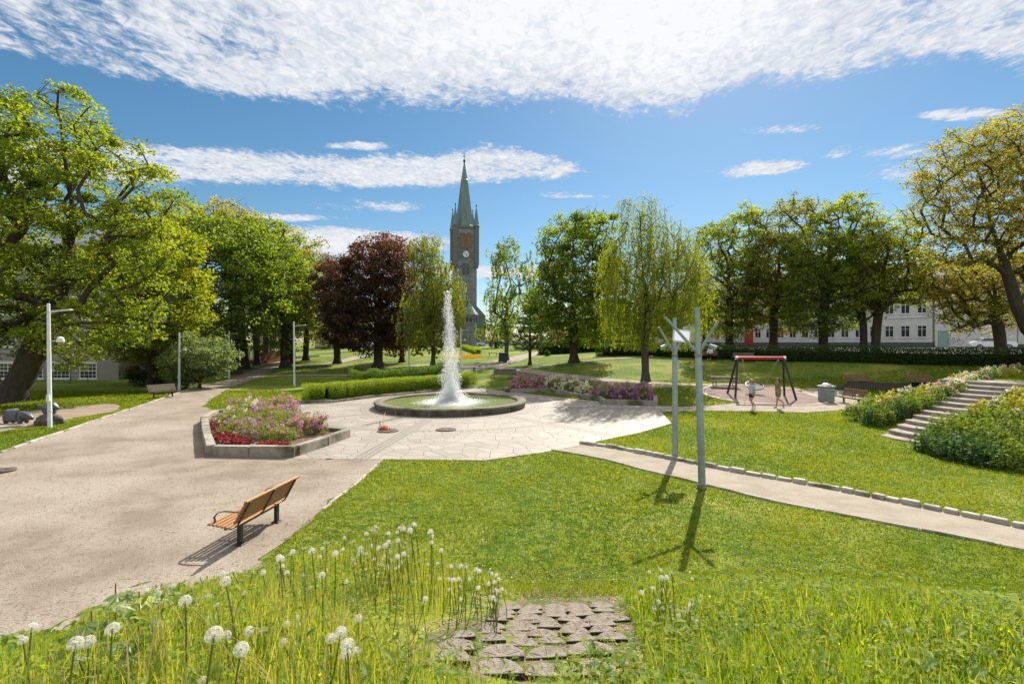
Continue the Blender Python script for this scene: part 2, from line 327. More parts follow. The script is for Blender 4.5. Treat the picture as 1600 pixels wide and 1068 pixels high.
def brickmat(name, c1, c2, mortar, sc=1.0, w=.6, h=.28, rough=.85, bias=0.0, bump=.6, grime=(.1, .09, .075)):
    m, nt = nodes(name); N = nt.nodes.new; L = nt.links.new
    o = N('ShaderNodeOutputMaterial'); b = N('ShaderNodeBsdfPrincipled'); L(b.outputs[0], o.inputs[0]); b.inputs['Roughness'].default_value = rough
    t = N('ShaderNodeTexCoord'); s_ = N('ShaderNodeSeparateXYZ'); L(t.outputs['Object'], s_.inputs[0])
    ad = N('ShaderNodeMath'); ad.operation = 'ADD'; L(s_.outputs[0], ad.inputs[0]); L(s_.outputs[1], ad.inputs[1])
    cm = N('ShaderNodeCombineXYZ'); L(ad.outputs[0], cm.inputs[0]); L(s_.outputs[2], cm.inputs[1])
    bk = N('ShaderNodeTexBrick'); L(cm.outputs[0], bk.inputs['Vector']); bk.inputs['Scale'].default_value = sc; bk.inputs['Brick Width'].default_value = w; bk.inputs['Row Height'].default_value = h
    bk.inputs['Mortar Size'].default_value = .018; bk.inputs['Color1'].default_value = (*c1, 1); bk.inputs['Color2'].default_value = (*c2, 1); bk.inputs['Mortar'].default_value = (*mortar, 1)
    n = N('ShaderNodeTexNoise'); n.inputs['Scale'].default_value = .7; n.inputs['Detail'].default_value = 9; L(t.outputs['Object'], n.inputs[0])
    r = N('ShaderNodeMapRange'); r.inputs[1].default_value = .45; r.inputs[2].default_value = .8; L(n.outputs[0], r.inputs[0])
    x = N('ShaderNodeMix'); x.data_type = 'RGBA'; L(r.outputs[0], x.inputs[0]); L(bk.outputs[0], x.inputs[6]); x.inputs[7].default_value = (*grime, 1); L(x.outputs[2], b.inputs['Base Color'])
    bp = N('ShaderNodeBump'); bp.inputs['Strength'].default_value = bump; bp.inputs['Distance'].default_value = .03; L(bk.outputs[0], bp.inputs['Height']); L(bp.outputs[0], b.inputs['Normal'])
    MATS[name] = m; return m

M_bark = pm('bark', (.085, .065, .048), (.045, .035, .027), 6, .95, 1.5, 14, stretch=(1, 1, .3))
M_birchbark = pm('birch_bark', (.12, .105, .085), (.04, .035, .03), 4, .9, 1, 12, stretch=(1, 1, 2))
M_kerb = pm('kerb_granite', (.46, .43, .38), (.33, .3, .25), 7, .85, .8, 30, c3=(.16, .15, .09), s3=1.3)
M_bedstone = pm('bed_stone', (.36, .32, .26), (.25, .22, .175), 5, .9, 1, 22, c3=(.09, .085, .05), s3=1.1)
M_basin = pm('basin_concrete', (.19, .165, .125), (.12, .105, .078), 5, .8, .8, 25, c3=(.07, .068, .04), s3=1.5)
M_whitepaint = pm('white_paint', (.72, .73, .74), (.62, .63, .64), 3, .45, spec=.5)
M_black = pm('black_metal', (.018, .018, .02), (.03, .03, .032), 10, .45, spec=.5)
M_galv = pm('galvanised_steel', (.33, .385, .375), (.22, .265, .26), 5, .55, .3, 40, metal=.35, spec=.5, c3=(.36, .39, .36), s3=1.2)
M_wood = pm('oiled_wood', (.42, .2, .065), (.29, .125, .04), 7, .5, .5, 40, stretch=(6, .6, 6), spec=.4)
M_woodold = pm('weathered_wood', (.27, .215, .16), (.16, .125, .095), 8, .85, 1, 30, stretch=(6, .8, 6))
M_woodbrown = pm('brown_wood', (.27, .15, .085), (.17, .095, .055), 8, .7, .6, 30, stretch=(.6, 6, 6))
M_glass = pm('window_glass', (.035, .042, .05), (.02, .024, .03), 1, .08, spec=.8)
M_darkstone = pm('sculpture_stone', (.10, .105, .105), (.06, .065, .065), 6, .42, .4, 30, spec=.5)
M_boulder = pm('boulder', (.13, .11, .095), (.07, .06, .05), 5, .9, 1.2, 12)

# ------------------------------------------------------------------ ground sheets
def graded(lo, hi, segs):
    out = [lo]
    for end, st in segs:
        n = max(1, int(round((end-out[-1])/st))); out += list(np.linspace(out[-1], end, n+1)[1:])
    return np.array(out)
gx = graded(-2500, 2500, [(-300, 300), (-100, 15), (-45, 1.2), (-14, .5), (16, .3), (46, .5), (120, 1.5), (300, 15), (2500, 300)])
gy = graded(-60, 3500, [(-4, 6), (13, .25), (60, .5), (150, 1.5), (300, 12), (3500, 300)])
XX, YY = np.meshgrid(gx, gy); ZZ = terrain(XX, YY)
ni, nj = XX.shape; idx = np.arange(ni*nj).reshape(ni, nj)
quads = np.stack([idx[:-1, :-1], idx[:-1, 1:], idx[1:, 1:], idx[1:, :-1]], -1).reshape(-1, 4)
T(npmesh('ground', np.stack([XX, YY, ZZ], -1), quads, M_lawn, smooth=True), kind='structure')
POLYS = []
def pxpoly(pts): return [hit(a, b) for a, b in pts]
def inside(poly, x, y):
    c = np.zeros(len(x), bool); n = len(poly); j = n-1
    for i in range(n):
        xi, yi = poly[i]; xj, yj = poly[j]
        if yi != yj: c ^= ((yi > y) != (yj > y)) & (x < (xj-xi)*(y-yi)/(yj-yi)+xi)
        j = i
    return c
def resample(poly, step, closed=True):
    out = []; n = len(poly)
    for i in range(n if closed else n-1):
        a = np.array(poly[i][:2], float); b = np.array(poly[(i+1) % n][:2], float); k = max(1, int(np.linalg.norm(b-a)/step))
        out += [tuple(a+(b-a)*t/k) for t in range(k)]
    if not closed: out.append(tuple(poly[-1][:2]))
    return out
def smoothpoly(poly, it=2, closed=False):
    for _ in range(it):
        o = [] if closed else [poly[0]]
        n = len(poly)
        for i in range(n if closed else n-1):
            a = np.array(poly[i]); b = np.array(poly[(i+1) % n]); o += [tuple(a*.75+b*.25), tuple(a*.25+b*.75)]
        if not closed: o.append(poly[-1])
        poly = o
    return poly
def sheet(name, poly, mat, off, step=.6, wob=0.0, seed=1, cover=True):
    if cover: POLYS.append(poly)
    rng = np.random.default_rng(seed)
    bd = resample(poly, min(step, .35)); n = len(bd)
    bd = [Vector((x+rng.normal()*wob, y+rng.normal()*wob)) for x, y in bd]
    xs = [p.x for p in bd]; ys = [p.y for p in bd]
    g = np.array([(a, b) for a in np.arange(min(xs), max(xs), step) for b in np.arange(min(ys), max(ys), step)])
    pl = [(p.x, p.y) for p in bd]; g = g[inside(pl, g[:, 0], g[:, 1])] if len(g) else g
    vs = bd+[Vector((float(a), float(b))) for a, b in g]
    r = delaunay_2d_cdt(vs, [(i, (i+1) % n) for i in range(n)], [], 1, 1e-4)
    P2 = np.array([(p.x, p.y) for p in r[0]]); Z = terrain(P2[:, 0], P2[:, 1])+off*np.clip(P2[:, 1]/35, .4, 1)
    me = bpy.data.meshes.new(name); me.from_pydata([(a, b, c) for (a, b), c in zip(P2, Z)], [], [tuple(f) for f in r[2]])
    bm = bmesh.new(); bm.from_mesh(me); bmesh.ops.recalc_face_normals(bm, faces=bm.faces)
    if sum(f.normal.z for f in bm.faces) < 0: bmesh.ops.reverse_faces(bm, faces=bm.faces)
    bm.to_mesh(me); bm.free(); me.update()
    return T(link(name, me, mat), kind='structure')
def ribbon(line, w):
    line = smoothpoly(line, 2); L = []; Rr = []
    ws = w if hasattr(w, '__len__') else (w, w)
    for i, p in enumerate(line):
        a = np.array(line[max(i-1, 0)]); b = np.array(line[min(i+1, len(line)-1)]); d = (b-a)/np.linalg.norm(b-a); nrm = np.array((-d[1], d[0]))
        ww = ws[0]+(ws[1]-ws[0])*i/(len(line)-1)
        L.append(tuple(np.array(p)+nrm*ww/2)); Rr.append(tuple(np.array(p)-nrm*ww/2))
    return L+Rr[::-1]
plaza = [(-11.6, 25.5), (-7.9, 20.6), (-7.3, 16.7), (-4.25, 16.55), (-.9, 16.4), (1.15, 17.6), (2.4, 18.7), (5.5, 21.4), (7.6, 23.8), (8.75, 30.2), (5.9, 32), (-.4, 39.2), (-3.0, 41.0), (-6, 39), (-11, 34.5), (-12.5, 31.8), (-14.5, 31.2), (-14.5, 28)]
left_edge = [(-40, 16.5), (-24, 17.6), (-19.3, 20.8), (-16.2, 24.6), (-17, 28.5), (-20, 33), (-24.0, 38.5), (-24.6, 44)] 
gravel = [(-40, 2.0), (-40, 12), (-20.5, 17.5), (-17.2, 20.9), (-20.8, 25.2), (-22.5, 30.6), (-23.5, 35.5), (-26, 46), (-26.5, 52), (-29, 66), (-33, 84), (-31, 84), (-25.5, 66), (-22.3, 53), (-20.5, 46), (-18.5, 40), (-17.6, 33), (-17.4, 30.9), (-15, 30.6), (-14.6, 26), (-11.5, 25.3), (-7.9, 20.7), (-7.2, 16.75), (-4.25, 16.6), (-4.3, 13.5), (-4.45, 10.8), (-4.5, 8.2), (-6, 5.8), (-9, 4.4), (-16, 3.2)]
gp = [(0, 708), (80, 681), (160, 654), (200, 641), (250, 624), (300, 607), (345, 597), (368, 589), (400, 578), (432, 565), (446, 557)]
gq = [(457, 557), (452, 567), (425, 580), (395, 592), (360, 606), (330, 624), (318, 635), (330, 641)]
GL = pxpoly(gp); GR = pxpoly(gq)
gravel = [(-40, 2.6), (-40, 16)]+GL+GR+[(-14.2, 28), (-7.9, 20.7), (-7.2, 16.75), (-4.25, 16.6), (-4.3, 13.5), (-4.45, 10.8), (-4.4, 8.6), (-5.4, 6.3), (-8, 4.8), (-16, 3.4)]
T(sheet('gravel_path', gravel, M_gravel, .03, .6, .09, 3))
sheet('plaza_paving', plaza, M_pave, .036, .8, .0)
pr_top = pxpoly([(905, 693), (960, 700), (1000, 708), (1060, 720), (1150, 738), (1300, 764), (1450, 795), (1600, 826), (1720, 852)])
pr_bot = pxpoly([(1720, 886), (1600, 861), (1400, 822), (1200, 783), (1100, 757), (1000, 733), (930, 715), (862, 703)])
sheet('side_path', pr_top+pr_bot, M_gravel2, .03, .5, .03, 5)
pb = pxpoly([(1018, 634), (1060, 636), (1110, 634), (1150, 630), (1200, 625), (1250, 615), (1262, 607), (1290, 607), (1320, 611), (1450, 613), (1500, 614), (1480, 622), (1370, 622), (1345, 630), (1330, 640), (1260, 645), (1180, 643), (1100, 642), (1036, 644)])
sheet('playground_path', pb, M_gravel2, .03, .5, .03, 6)
sweep = ribbon(pxpoly([(1262, 611), (1200, 602.5), (1100, 602), (1050, 600), (1000, 597), (950, 594), (900, 589), (850, 584), (805, 578), (775, 573), (745, 569)]), (1.0, 1.6))
sheet('curved_path', sweep, M_gravel2, .03, .5, .02, 7)
sheet('church_path', ribbon(pxpoly([(705, 583), (735, 576), (765, 570), (795, 564), (830, 554), (870, 547)]), (4.5, 3.0)), M_gravel2, .035, .8, .03, 8)
sheet('forecourt_path', ribbon(pxpoly([(640, 571), (700, 571), (745, 572)]), (2.5, 4)), M_gravel2, .04, .8, .03, 9)
sheet('cross_path', ribbon(pxpoly([(400, 590), (440, 587), (500, 586), (600, 585), (690, 582)]), 1.1), M_gravel2, .04, .5, .02, 10)
sheet('hill_path', ribbon(pxpoly([(452, 572), (490, 573), (530, 566), (560, 558), (590, 552)]), (1.8, 2.4)), M_gravel2, .04, .8, .02, 11)
sheet('dry_strip_path', ribbon(pxpoly([(800, 573), (850, 571), (900, 566), (960, 560), (1040, 556)]), (1.0, .8)), M_gravel2, .03, .8, .1, 12)
sheet('sand_area', smoothpoly(pxpoly([(-60, 650), (0, 648), (60, 640), (130, 634), (185, 630), (190, 642), (120, 652), (70, 664), (0, 675), (-60, 680)]), 2, True), M_sand, .02, .6, .08, 13)
sheet('bare_ground', smoothpoly(pxpoly([(985, 603), (1020, 600), (1060, 602), (1050, 606), (1000, 608), (960, 606)]), 2, True), M_sand, .018, .6, .1, 14, cover=False)
street = [(12, 61), (46, 39), (120, 20), (140, 60), (70, 66), (38, 102), (20, 120), (5, 75)]
sheet('street', street, pm('asphalt', (.2, .19, .18), (.15, .145, .14), 3, .9, .5), .03, 2.0)
# rubber safety surface with its kerb
sc_ = (( (1190-CX)/F*33.3), 33.3); 
saf = [(sc_[0]+3.75*math.cos(a), sc_[1]+3.75*math.sin(a)) for a in np.linspace(0, 2*math.pi, 48, endpoint=False)]
sheet('play_surface', saf, M_rubber, .065, .6)
def kerbline(name, line, w, h, L, gap, mat, off=0, closed=False, seed=0, jit=.01):
    rng = random.Random(seed); mb = MB(); pts = resample(line, .05, closed); acc = 0; start = 0
    seglen = [math.dist(pts[i], pts[i+1]) for i in range(len(pts)-1)]
    i = 0
    while i < len(pts)-2:
        Lr = L*rng.uniform(.75, 1.25); j = i; s_ = 0
        while j < len(pts)-1 and s_ < Lr: s_ += seglen[j]; j += 1
        a, b = pts[i], pts[j]; d = Vector((b[0]-a[0], b[1]-a[1], 0)); ln = d.length; 
        if ln > .05:
            ang = math.atan2(d.y, d.x)+rng.uniform(-jit, jit); c = ((a[0]+b[0])/2+rng.uniform(-jit, jit), (a[1]+b[1])/2+rng.uniform(-jit, jit))
            z = tz(*c); sl_ = math.atan2(tz(*b)-tz(*a), ln); hh = h*rng.uniform(.75, 1.15)
            mb.box((c[0], c[1], z+hh/2-.05+off), (ln-gap, w*rng.uniform(.85, 1.1), hh+.1), M=Matrix.Rotation(ang, 3, 'Z')@Matrix.Rotation(-sl_, 3, 'Y'))
        i = j
    return T(mb.build(name, mat, bevel=min(.018, h*.3)), kind='structure')
kerbline('path_kerb', pr_top, .19, .12, .36, .05, M_kerb, seed=1, jit=.02)
kerbline('path_edge_kerb', pr_bot[::-1], .07, .05, .9, .01, M_kerb, seed=2, jit=.012)
kerbline('lawn_kerb', [(-4.28, 16.5), (-4.3, 13.5), (-4.4, 11.6)], .08, .035, .6, .03, M_kerb, seed=3, jit=.025)
kerbline('gravel_kerb', GL[:7], .14, .08, .8, .03, M_kerb, seed=4, jit=.02)
kerbline('play_surface_kerb', saf+[saf[0]], .2, .07, .5, .012, pm('pale_concrete', (.62, .57, .49), (.5, .46, .4), 6, .85, .4), seed=5, jit=.003)
kerbline('playground_path_kerb', pxpoly([(1020, 635), (1060, 637), (1108, 635)]), .12, .05, .8, .02, M_kerb, seed=6)

# ------------------------------------------------------------------ foliage
def leaf_quads(C, size, rng, up=.5, asp=.5, droop=None):
    """diamond leaves at points C (N,3); size scalar or (N,)"""
    n = len(C); size = np.broadcast_to(size, (n,))*rng.uniform(.7, 1.3, n)
    nr = rng.normal(size=(n, 3)); nr[:, 2] = np.abs(nr[:, 2])+up; nr /= np.linalg.norm(nr, axis=1)[:, None]
    t = rng.normal(size=(n, 3)) if droop is None else np.c_[rng.normal(size=(n, 2))*droop, -np.ones(n)]
    t -= nr*(t*nr).sum(1)[:, None]; t /= np.linalg.norm(t, axis=1)[:, None]+1e-9; b = np.cross(nr, t)
    s = size[:, None]
    V = np.stack([C-t*s*.5, C+b*s*asp*.5-t*s*.05, C+t*s*.5-nr*s*.12, C-b*s*asp*.5-t*s*.05], 1)
    return V.reshape(-1, 3), np.arange(4*n).reshape(n, 4)
def frusta(P0, P1, R0, R1, k=6):
    d = P1-P0; ln = np.linalg.norm(d, axis=1)[:, None]; d = d/np.maximum(ln, 1e-6)
    ref = np.where(np.abs(d[:, 2:3]) < .9, np.array([[0, 0, 1.]]), np.array([[1., 0, 0]])); x = np.cross(d, ref); x /= np.linalg.norm(x, axis=1)[:, None]; y = np.cross(d, x)
    a = np.arange(k)*2*math.pi/k; ring = x[:, None]*np.cos(a)[None, :, None]+y[:, None]*np.sin(a)[None, :, None]
    V = np.concatenate([P0[:, None]+ring*R0[:, None, None], (P1+d*R1[:, None]*.3)[:, None]+ring*R1[:, None, None]], 1)
    n = len(P0); base = (np.arange(n)*2*k)[:, None]; i = np.arange(k)[None]
    Fq = np.stack([base+i, base+(i+1) % k, base+k+(i+1) % k, base+k+i], -1).reshape(-1, 4)
    return V.reshape(-1, 3), Fq
def lobe_points(lobes, n, rng, mind, shell=.45, flat=None):
    vol = np.array([l[3]*l[4]*l[5] for l in lobes]); pr = vol**.8/(vol**.8).sum(); out = []
    tries = 0
    while len(out) < n and tries < n*25:
        tries += 1
        l = lobes[rng.choice(len(lobes), p=pr)]; q = rng.normal(size=3); q /= np.linalg.norm(q); r = (shell**3+(1-shell**3)*rng.random())**(1/3)*(rng.uniform(.88, 1.04) if rng.random() > .12 else rng.uniform(1.0, 1.2))
        p = np.array([l[0]+q[0]*l[3]*r, l[1]+q[1]*l[4]*r, l[2]+q[2]*l[5]*r])
        if out and np.min(((np.array(out)-p)**2).sum(1)) < mind*mind: continue
        out.append(p)
    return np.array(out)
def make_tree(name, base, lobes, bark, leaf, seed, label, cat='tree', group=None, trunk_r=.3, trunk=None, ncl=120, rc=1.0, nleaf=130, ls=.25,
              squash=.6, attach=.25, shell=.45, weep=0, up=.5, twig=.03, asp=.6, tintf=None, limbs=True, wild=.0, meshk=6, droop=None):
    rng = np.random.default_rng(seed); base = np.array(base, float)
    L = [(l[0]-base[0], l[1]-base[1], l[2]-base[2], l[3], l[4], l[5]) for l in lobes]
    top = max(l[2]+l[5] for l in L); cz = sum(l[2] for l in L)/len(L); cx = sum(l[0] for l in L)/len(L)
    if trunk is None:
        hh = top*.8
        trunk = [np.array([cx*(t**1.6)*.8+rng.normal()*.02*top*t, rng.normal()*.02*top*t, hh*t]) for t in np.linspace(0, 1, 9)]
    trunk = [np.array(t, float) for t in trunk]
    pos = [t.copy() for t in trunk]; par = [-1]+list(range(len(trunk)-1))
    cl = lobe_points(L, ncl, rng, rc*.95, shell)
    zmin = top*attach; c0 = trunk[len(trunk)//2]
    order = np.argsort(np.linalg.norm(cl-c0, axis=1))
    kids = []
    for ci in order:
        c = cl[ci]; P = np.array(pos); dv = c-P; d = np.linalg.norm(dv, axis=1)
        cost = d+1.4*np.maximum(0, P[:, 2]-c[2]+.1*d)+np.where(P[:, 2] < zmin, 50, 0)+.25*np.abs(d-2*rc)
        j = int(np.argmin(cost)); a = P[j]; k = max(1, min(6, int(d[j]/(rc*.8))))
        prev = j; lift = .12*d[j]
        for s in range(1, k+1):
            t = s/k; q = a+(c-a)*t+np.array([0, 0, math.sin(t*math.pi)*lift])+(rng.normal(size=3)*.09*d[j]/k*1.5 if s < k else 0)
            pos.append(q); par.append(prev); prev = len(pos)-1
        kids.append(prev)
    n = len(pos); cnt = np.zeros(n); 
    for q in kids: cnt[q] += 1
    for i in range(n-1, len(trunk)-1, -1): cnt[par[i]] += cnt[i]
    for i in range(len(trunk)-1, 0, -1): cnt[par[i]] += cnt[i]
    pos = np.array(pos); rad = twig*np.maximum(cnt, .6)**.52
    sc = trunk_r/max(rad[0], 1e-3)
    rad = rad*(sc**np.clip((rad-twig)/(rad[0]-twig+1e-6), 0, 1)**.5)
    par_ = np.array(par); i1 = np.arange(1, n); i0 = par_[1:]
    R0 = rad[i0].copy(); R1 = rad[i1].copy(); side = (i1 >= len(trunk)) & (R0 > R1*1.6); R0[side] = R1[side]*1.35
    P0, P1 = pos[i0], pos[i1]
    flare = MB(); V1, F1 = frusta(P0, P1, R0, R1, meshk)
    fl, ff = frusta(np.array([trunk[0]-[0, 0, .4], trunk[0]+[0, 0, .0]]), np.array([trunk[0]+[0, 0, .02], trunk[0]+(trunk[1]-trunk[0])*.45]), np.array([rad[0]*1.75, rad[0]*1.45]), np.array([rad[0]*1.45, rad[0]*.98]), 12)
    # root flare and fine twigs
    tw = pos[kids]; nt = 5; tp = np.repeat(tw, nt, 0); te = tp+rng.normal(size=tp.shape)*rc*.55*np.array([1, 1, squash])
    V2, F2 = frusta(tp, te, np.full(len(tp), twig*.7), np.full(len(tp), twig*.25), 4)
    V = np.concatenate([V1, fl, V2]); Fq = np.concatenate([F1, ff+len(V1), F2+len(V1)+len(fl)])
    root = empty(name, base, 0, label, cat, group)
    npmesh('trunk', V, Fq, bark, root, smooth=True)
    # leaves in clumps round every twig end, clump density uneven
    cc = pos[kids]; m = np.maximum(8, (nleaf*.78*rng.uniform(.2, 1.6, len(cc)))).astype(int)
    ctr = np.repeat(cc, m, 0); ct = np.repeat(rng.uniform(0, 1, len(cc)), m)
    if weep:
        N = len(ctr); k = 26; ns = max(1, N//k); s0 = cc[rng.integers(0, len(cc), ns)]+rng.normal(size=(ns, 3))*rc*np.array([.5, .5, .35])
        ln = rng.uniform(.3, 1, ns)*weep; ln = np.minimum(ln, np.maximum(.2, s0[:, 2]-top*.16))
        t = rng.random((ns, k)); sway = rng.normal(size=(ns, 1, 2))*.07*ln[:, None, None]
        xy = s0[:, None, :2]+sway*t[..., None]**1.5+rng.normal(size=(ns, k, 2))*ls*.38
        z = s0[:, None, 2]-ln[:, None]*t; C = np.concatenate([xy, z[..., None]], -1).reshape(-1, 3); tint = np.repeat(rng.random(ns), k)*.6+rng.random(ns*k)*.4
        V, Fq = leaf_quads(C, ls, rng, .0, asp, .35)
    else:
        off = rng.normal(size=ctr.shape); off /= np.linalg.norm(off, axis=1)[:, None]; off *= (rng.random(len(off))**.45)[:, None]
        csz = np.repeat(rng.uniform(.55, 1.2, len(cc)), m)[:, None]
        off = off*rc*csz*np.array([1, 1, squash]); off[:, 2] -= .25*(off[:, 0]**2+off[:, 1]**2)/rc
        C = ctr+off; tint = np.clip(.65*ct+.35*rng.random(len(C)), 0, 1)
        V, Fq = leaf_quads(C, ls, rng, up, asp, droop)
    if tintf is not None:
        hz = C[:, 2]/top; tint = tintf(tint, hz, C, rng)
    npmesh('crown', V, Fq, leaf, root, tint=np.clip(tint, 0, 1))
    return root
def lob(px, py, rx, ry, D, dy=0, ydepth=None):
    s = D/F; return ((px-CX)*s, D+dy, H-(py-CY)*s, rx*s, ydepth or (rx+ry)/2*s, ry*s)
L_maple = leafmat('maple_leaf', (.10, .165, .012), (.22, .26, .02), .58, (2.1, 1.95, .45), .07)
L_gold = leafmat('golden_leaf', (.16, .215, .014), (.28, .30, .025), .58, (2.0, 1.85, .4), .06)
L_green = leafmat('green_leaf', (.10, .165, .02), (.20, .255, .03), .58, (2.0, 1.9, .55), .06)
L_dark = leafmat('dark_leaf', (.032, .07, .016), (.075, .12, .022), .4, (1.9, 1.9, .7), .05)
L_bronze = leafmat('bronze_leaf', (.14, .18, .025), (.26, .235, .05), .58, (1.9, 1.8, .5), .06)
L_tan = leafmat('tan_leaf', (.19, .215, .03), (.34, .28, .07), .55, (1.85, 1.75, .6), .08)
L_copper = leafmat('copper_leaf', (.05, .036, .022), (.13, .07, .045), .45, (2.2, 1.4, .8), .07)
L_birch = leafmat('birch_leaf', (.11, .15, .02), (.21, .23, .035), .55, (2.0, 1.9, .5), .07)
L_willow = leafmat('weeping_leaf', (.12, .17, .014), (.24, .26, .025), .55, (2.0, 1.9, .45), .06)
L_shrub = leafmat('shrub_leaf', (.09, .15, .03), (.3, .34, .16), .45, (1.7, 1.7, .8), .07)
L_hedge = leafmat('hedge_leaf', (.13, .22, .014), (.27, .33, .022), .4, (1.8, 1.7, .4), .05)
L_hedge2 = leafmat('hedge_dark_leaf', (.07, .14, .018), (.13, .2, .03), .35, (1.8, 1.8, .6), .05)
L_flower = leafmat('blossom', (.40, .17, .40), (.66, .36, .60), .35, (1.3, 1.1, 1.3), .02)
L_pink = leafmat('pink_blossom', (.55, .2, .38), (.75, .42, .6), .35, (1.3, 1.1, 1.2), .02)
L_white = leafmat('white_blossom', (.75, .68, .52), (.8, .78, .66), .3, (1.1, 1.1, 1.0), .02)
L_red = leafmat('red_blossom', (.30, .015, .02), (.42, .03, .04), .2, (1.4, .6, .6), .03)
L_rhodo = leafmat('rhododendron_leaf', (.10, .15, .02), (.30, .32, .06), .35, (1.8, 1.6, .6), .08)
L_begonia = leafmat('dark_red_leaf', (.05, .02, .02), (.10, .03, .03), .2, (1.6, .8, .8), .08)
L_orange = leafmat('orange_blossom', (.8, .3, .02), (.85, .55, .05), .2, (1.2, 1, .6), .02)

def tree_px(name, bpx, lobes, bark, leaf, seed, label, **k):
    x, y = hit(*bpx) if len(bpx) == 2 else (((bpx[0]-CX)/F*bpx[2]), bpx[2])
    return make_tree(name, (x, y, tz(x, y)), [lob(*l[:4], y, *(l[4:])) for l in lobes], bark, leaf, seed, label, **k)

# great maple at the left, leaning trunk
x, y = hit(12, 628); zb = tz(x, y); s_ = y/F
def rel(px, py, dy=0): return (((px-CX)*s_)-x, dy, H-(py-CY)*s_-zb)
make_tree('maple_tree', (x, y, zb), [lob(*l, y) for l in ((60, 215, 110, 85), (170, 290, 95, 85), (-60, 300, 130, 140), (50, 400, 120, 110), (165, 470, 90, 85), (232, 300, 35, 60), (225, 390, 65, 75), (60, 520, 90, 50), (-60, 460, 120, 100))],
          M_bark, L_maple, 11, 'huge spreading maple with thick leaning trunk at the left end of the park', trunk_r=.72,
          trunk=[(0, 0, 0), rel(42, 575), rel(62, 530), rel(72, 480, .3), rel(88, 430, .4), rel(105, 370, .3), rel(112, 310), rel(100, 240), rel(95, 190)],
          ncl=420, rc=1.25, nleaf=270, ls=.2, squash=.5, attach=.22, shell=.35, twig=.035, meshk=8, asp=.75)
tree_px('maple_tree', (238, 603), [(240, 410, 60, 80), (275, 470, 42, 65), (225, 510, 65, 60), (280, 400, 30, 45), (200, 440, 50, 70)], M_bark, L_gold, 12,
        'golden green maple standing right behind the huge spreading maple', trunk_r=.4, ncl=190, rc=1.3, nleaf=230, ls=.24, squash=.5, asp=.75, shell=.3)
tree_px('flowering_shrub', (312, 606), [(322, 555, 42, 32), (292, 572, 40, 28), (345, 560, 20, 24)], M_bark, L_shrub, 13, 'wide pale green flowering shrub beside the gravel path lamp', cat='shrub',
        trunk_r=.12, ncl=110, rc=.75, nleaf=220, ls=.17, squash=.6, shell=.3, attach=.1)
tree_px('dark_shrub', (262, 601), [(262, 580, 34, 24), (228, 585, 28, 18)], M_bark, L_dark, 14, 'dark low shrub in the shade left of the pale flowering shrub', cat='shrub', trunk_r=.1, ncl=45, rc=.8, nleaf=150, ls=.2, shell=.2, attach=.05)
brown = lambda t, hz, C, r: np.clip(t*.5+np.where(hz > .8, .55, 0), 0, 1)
AV = dict(cat='tree', group='avenue trees lining the far gravel path')
tree_px('lime_tree', (366, 584), [(335, 400, 62, 70), (365, 480, 62, 60), (305, 375, 42, 42), (400, 430, 45, 60)], M_bark, L_green, 21, 'broad bright green avenue tree with a thick forked trunk behind the pale shrub', trunk_r=.55, ncl=210, rc=1.5, nleaf=170, ls=.3, asp=.7, **AV)
tree_px('lime_tree', (446, 574), [(425, 410, 48, 62), (447, 480, 38, 55), (410, 370, 40, 30), (440, 535, 28, 22)], M_bark, L_green, 22, 'bright green avenue tree standing right of the path near the slim white lamp', trunk_r=.5, ncl=170, rc=1.5, nleaf=160, ls=.3, asp=.7, **AV)
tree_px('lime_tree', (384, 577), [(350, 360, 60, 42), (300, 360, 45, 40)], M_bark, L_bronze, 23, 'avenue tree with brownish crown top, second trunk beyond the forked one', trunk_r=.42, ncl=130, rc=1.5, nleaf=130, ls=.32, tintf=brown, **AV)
tree_px('lime_tree', (402, 570), [(385, 375, 55, 35), (395, 450, 40, 60)], M_bark, L_green, 24, 'avenue tree with straight dark trunk, third along the left side of the path', trunk_r=.42, ncl=100, rc=1.7, nleaf=120, ls=.36, **AV)
tree_px('lime_tree', (416, 566), [(420, 420, 40, 60)], M_bark, L_green, 25, 'avenue tree with leaning dark trunk, fourth along the left side of the path', trunk_r=.45, ncl=80, rc=1.8, nleaf=110, ls=.4, **AV)
tree_px('lime_tree', (423, 562.5), [(440, 440, 35, 60)], M_bark, L_bronze, 26, 'thin trunked avenue tree at the far end of the left row', trunk_r=.35, ncl=80, rc=1.8, nleaf=110, ls=.4, **AV)
tree_px('lime_tree', (455, 568), [(460, 440, 30, 70), (455, 400, 30, 40)], M_bark, L_bronze, 27, 'olive avenue tree just behind the one by the slim white lamp', trunk_r=.4, ncl=100, rc=1.7, nleaf=120, ls=.36, tintf=brown, **AV)
tree_px('lime_tree', (478, 563), [(485, 440, 36, 62), (500, 500, 26, 38), (465, 490, 25, 40)], M_bark, L_bronze, 28, 'loose olive brown tree between the avenue and the copper tree', trunk_r=.4, ncl=130, rc=1.5, nleaf=110, ls=.36, shell=.3, cat='tree')
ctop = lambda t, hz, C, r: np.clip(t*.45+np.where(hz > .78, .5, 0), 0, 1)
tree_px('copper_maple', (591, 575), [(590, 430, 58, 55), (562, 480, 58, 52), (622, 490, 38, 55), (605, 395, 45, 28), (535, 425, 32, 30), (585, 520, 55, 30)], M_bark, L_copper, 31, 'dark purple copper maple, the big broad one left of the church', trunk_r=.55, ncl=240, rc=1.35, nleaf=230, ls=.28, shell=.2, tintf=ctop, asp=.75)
tree_px('copper_maple', (527, 568), [(522, 450, 26, 45), (530, 505, 30, 32)], M_bark, L_copper, 32, 'smaller dark copper maple with a leaning trunk, left of the big copper one', trunk_r=.45, ncl=80, rc=1.3, nleaf=200, ls=.3, shell=.2, tintf=ctop)
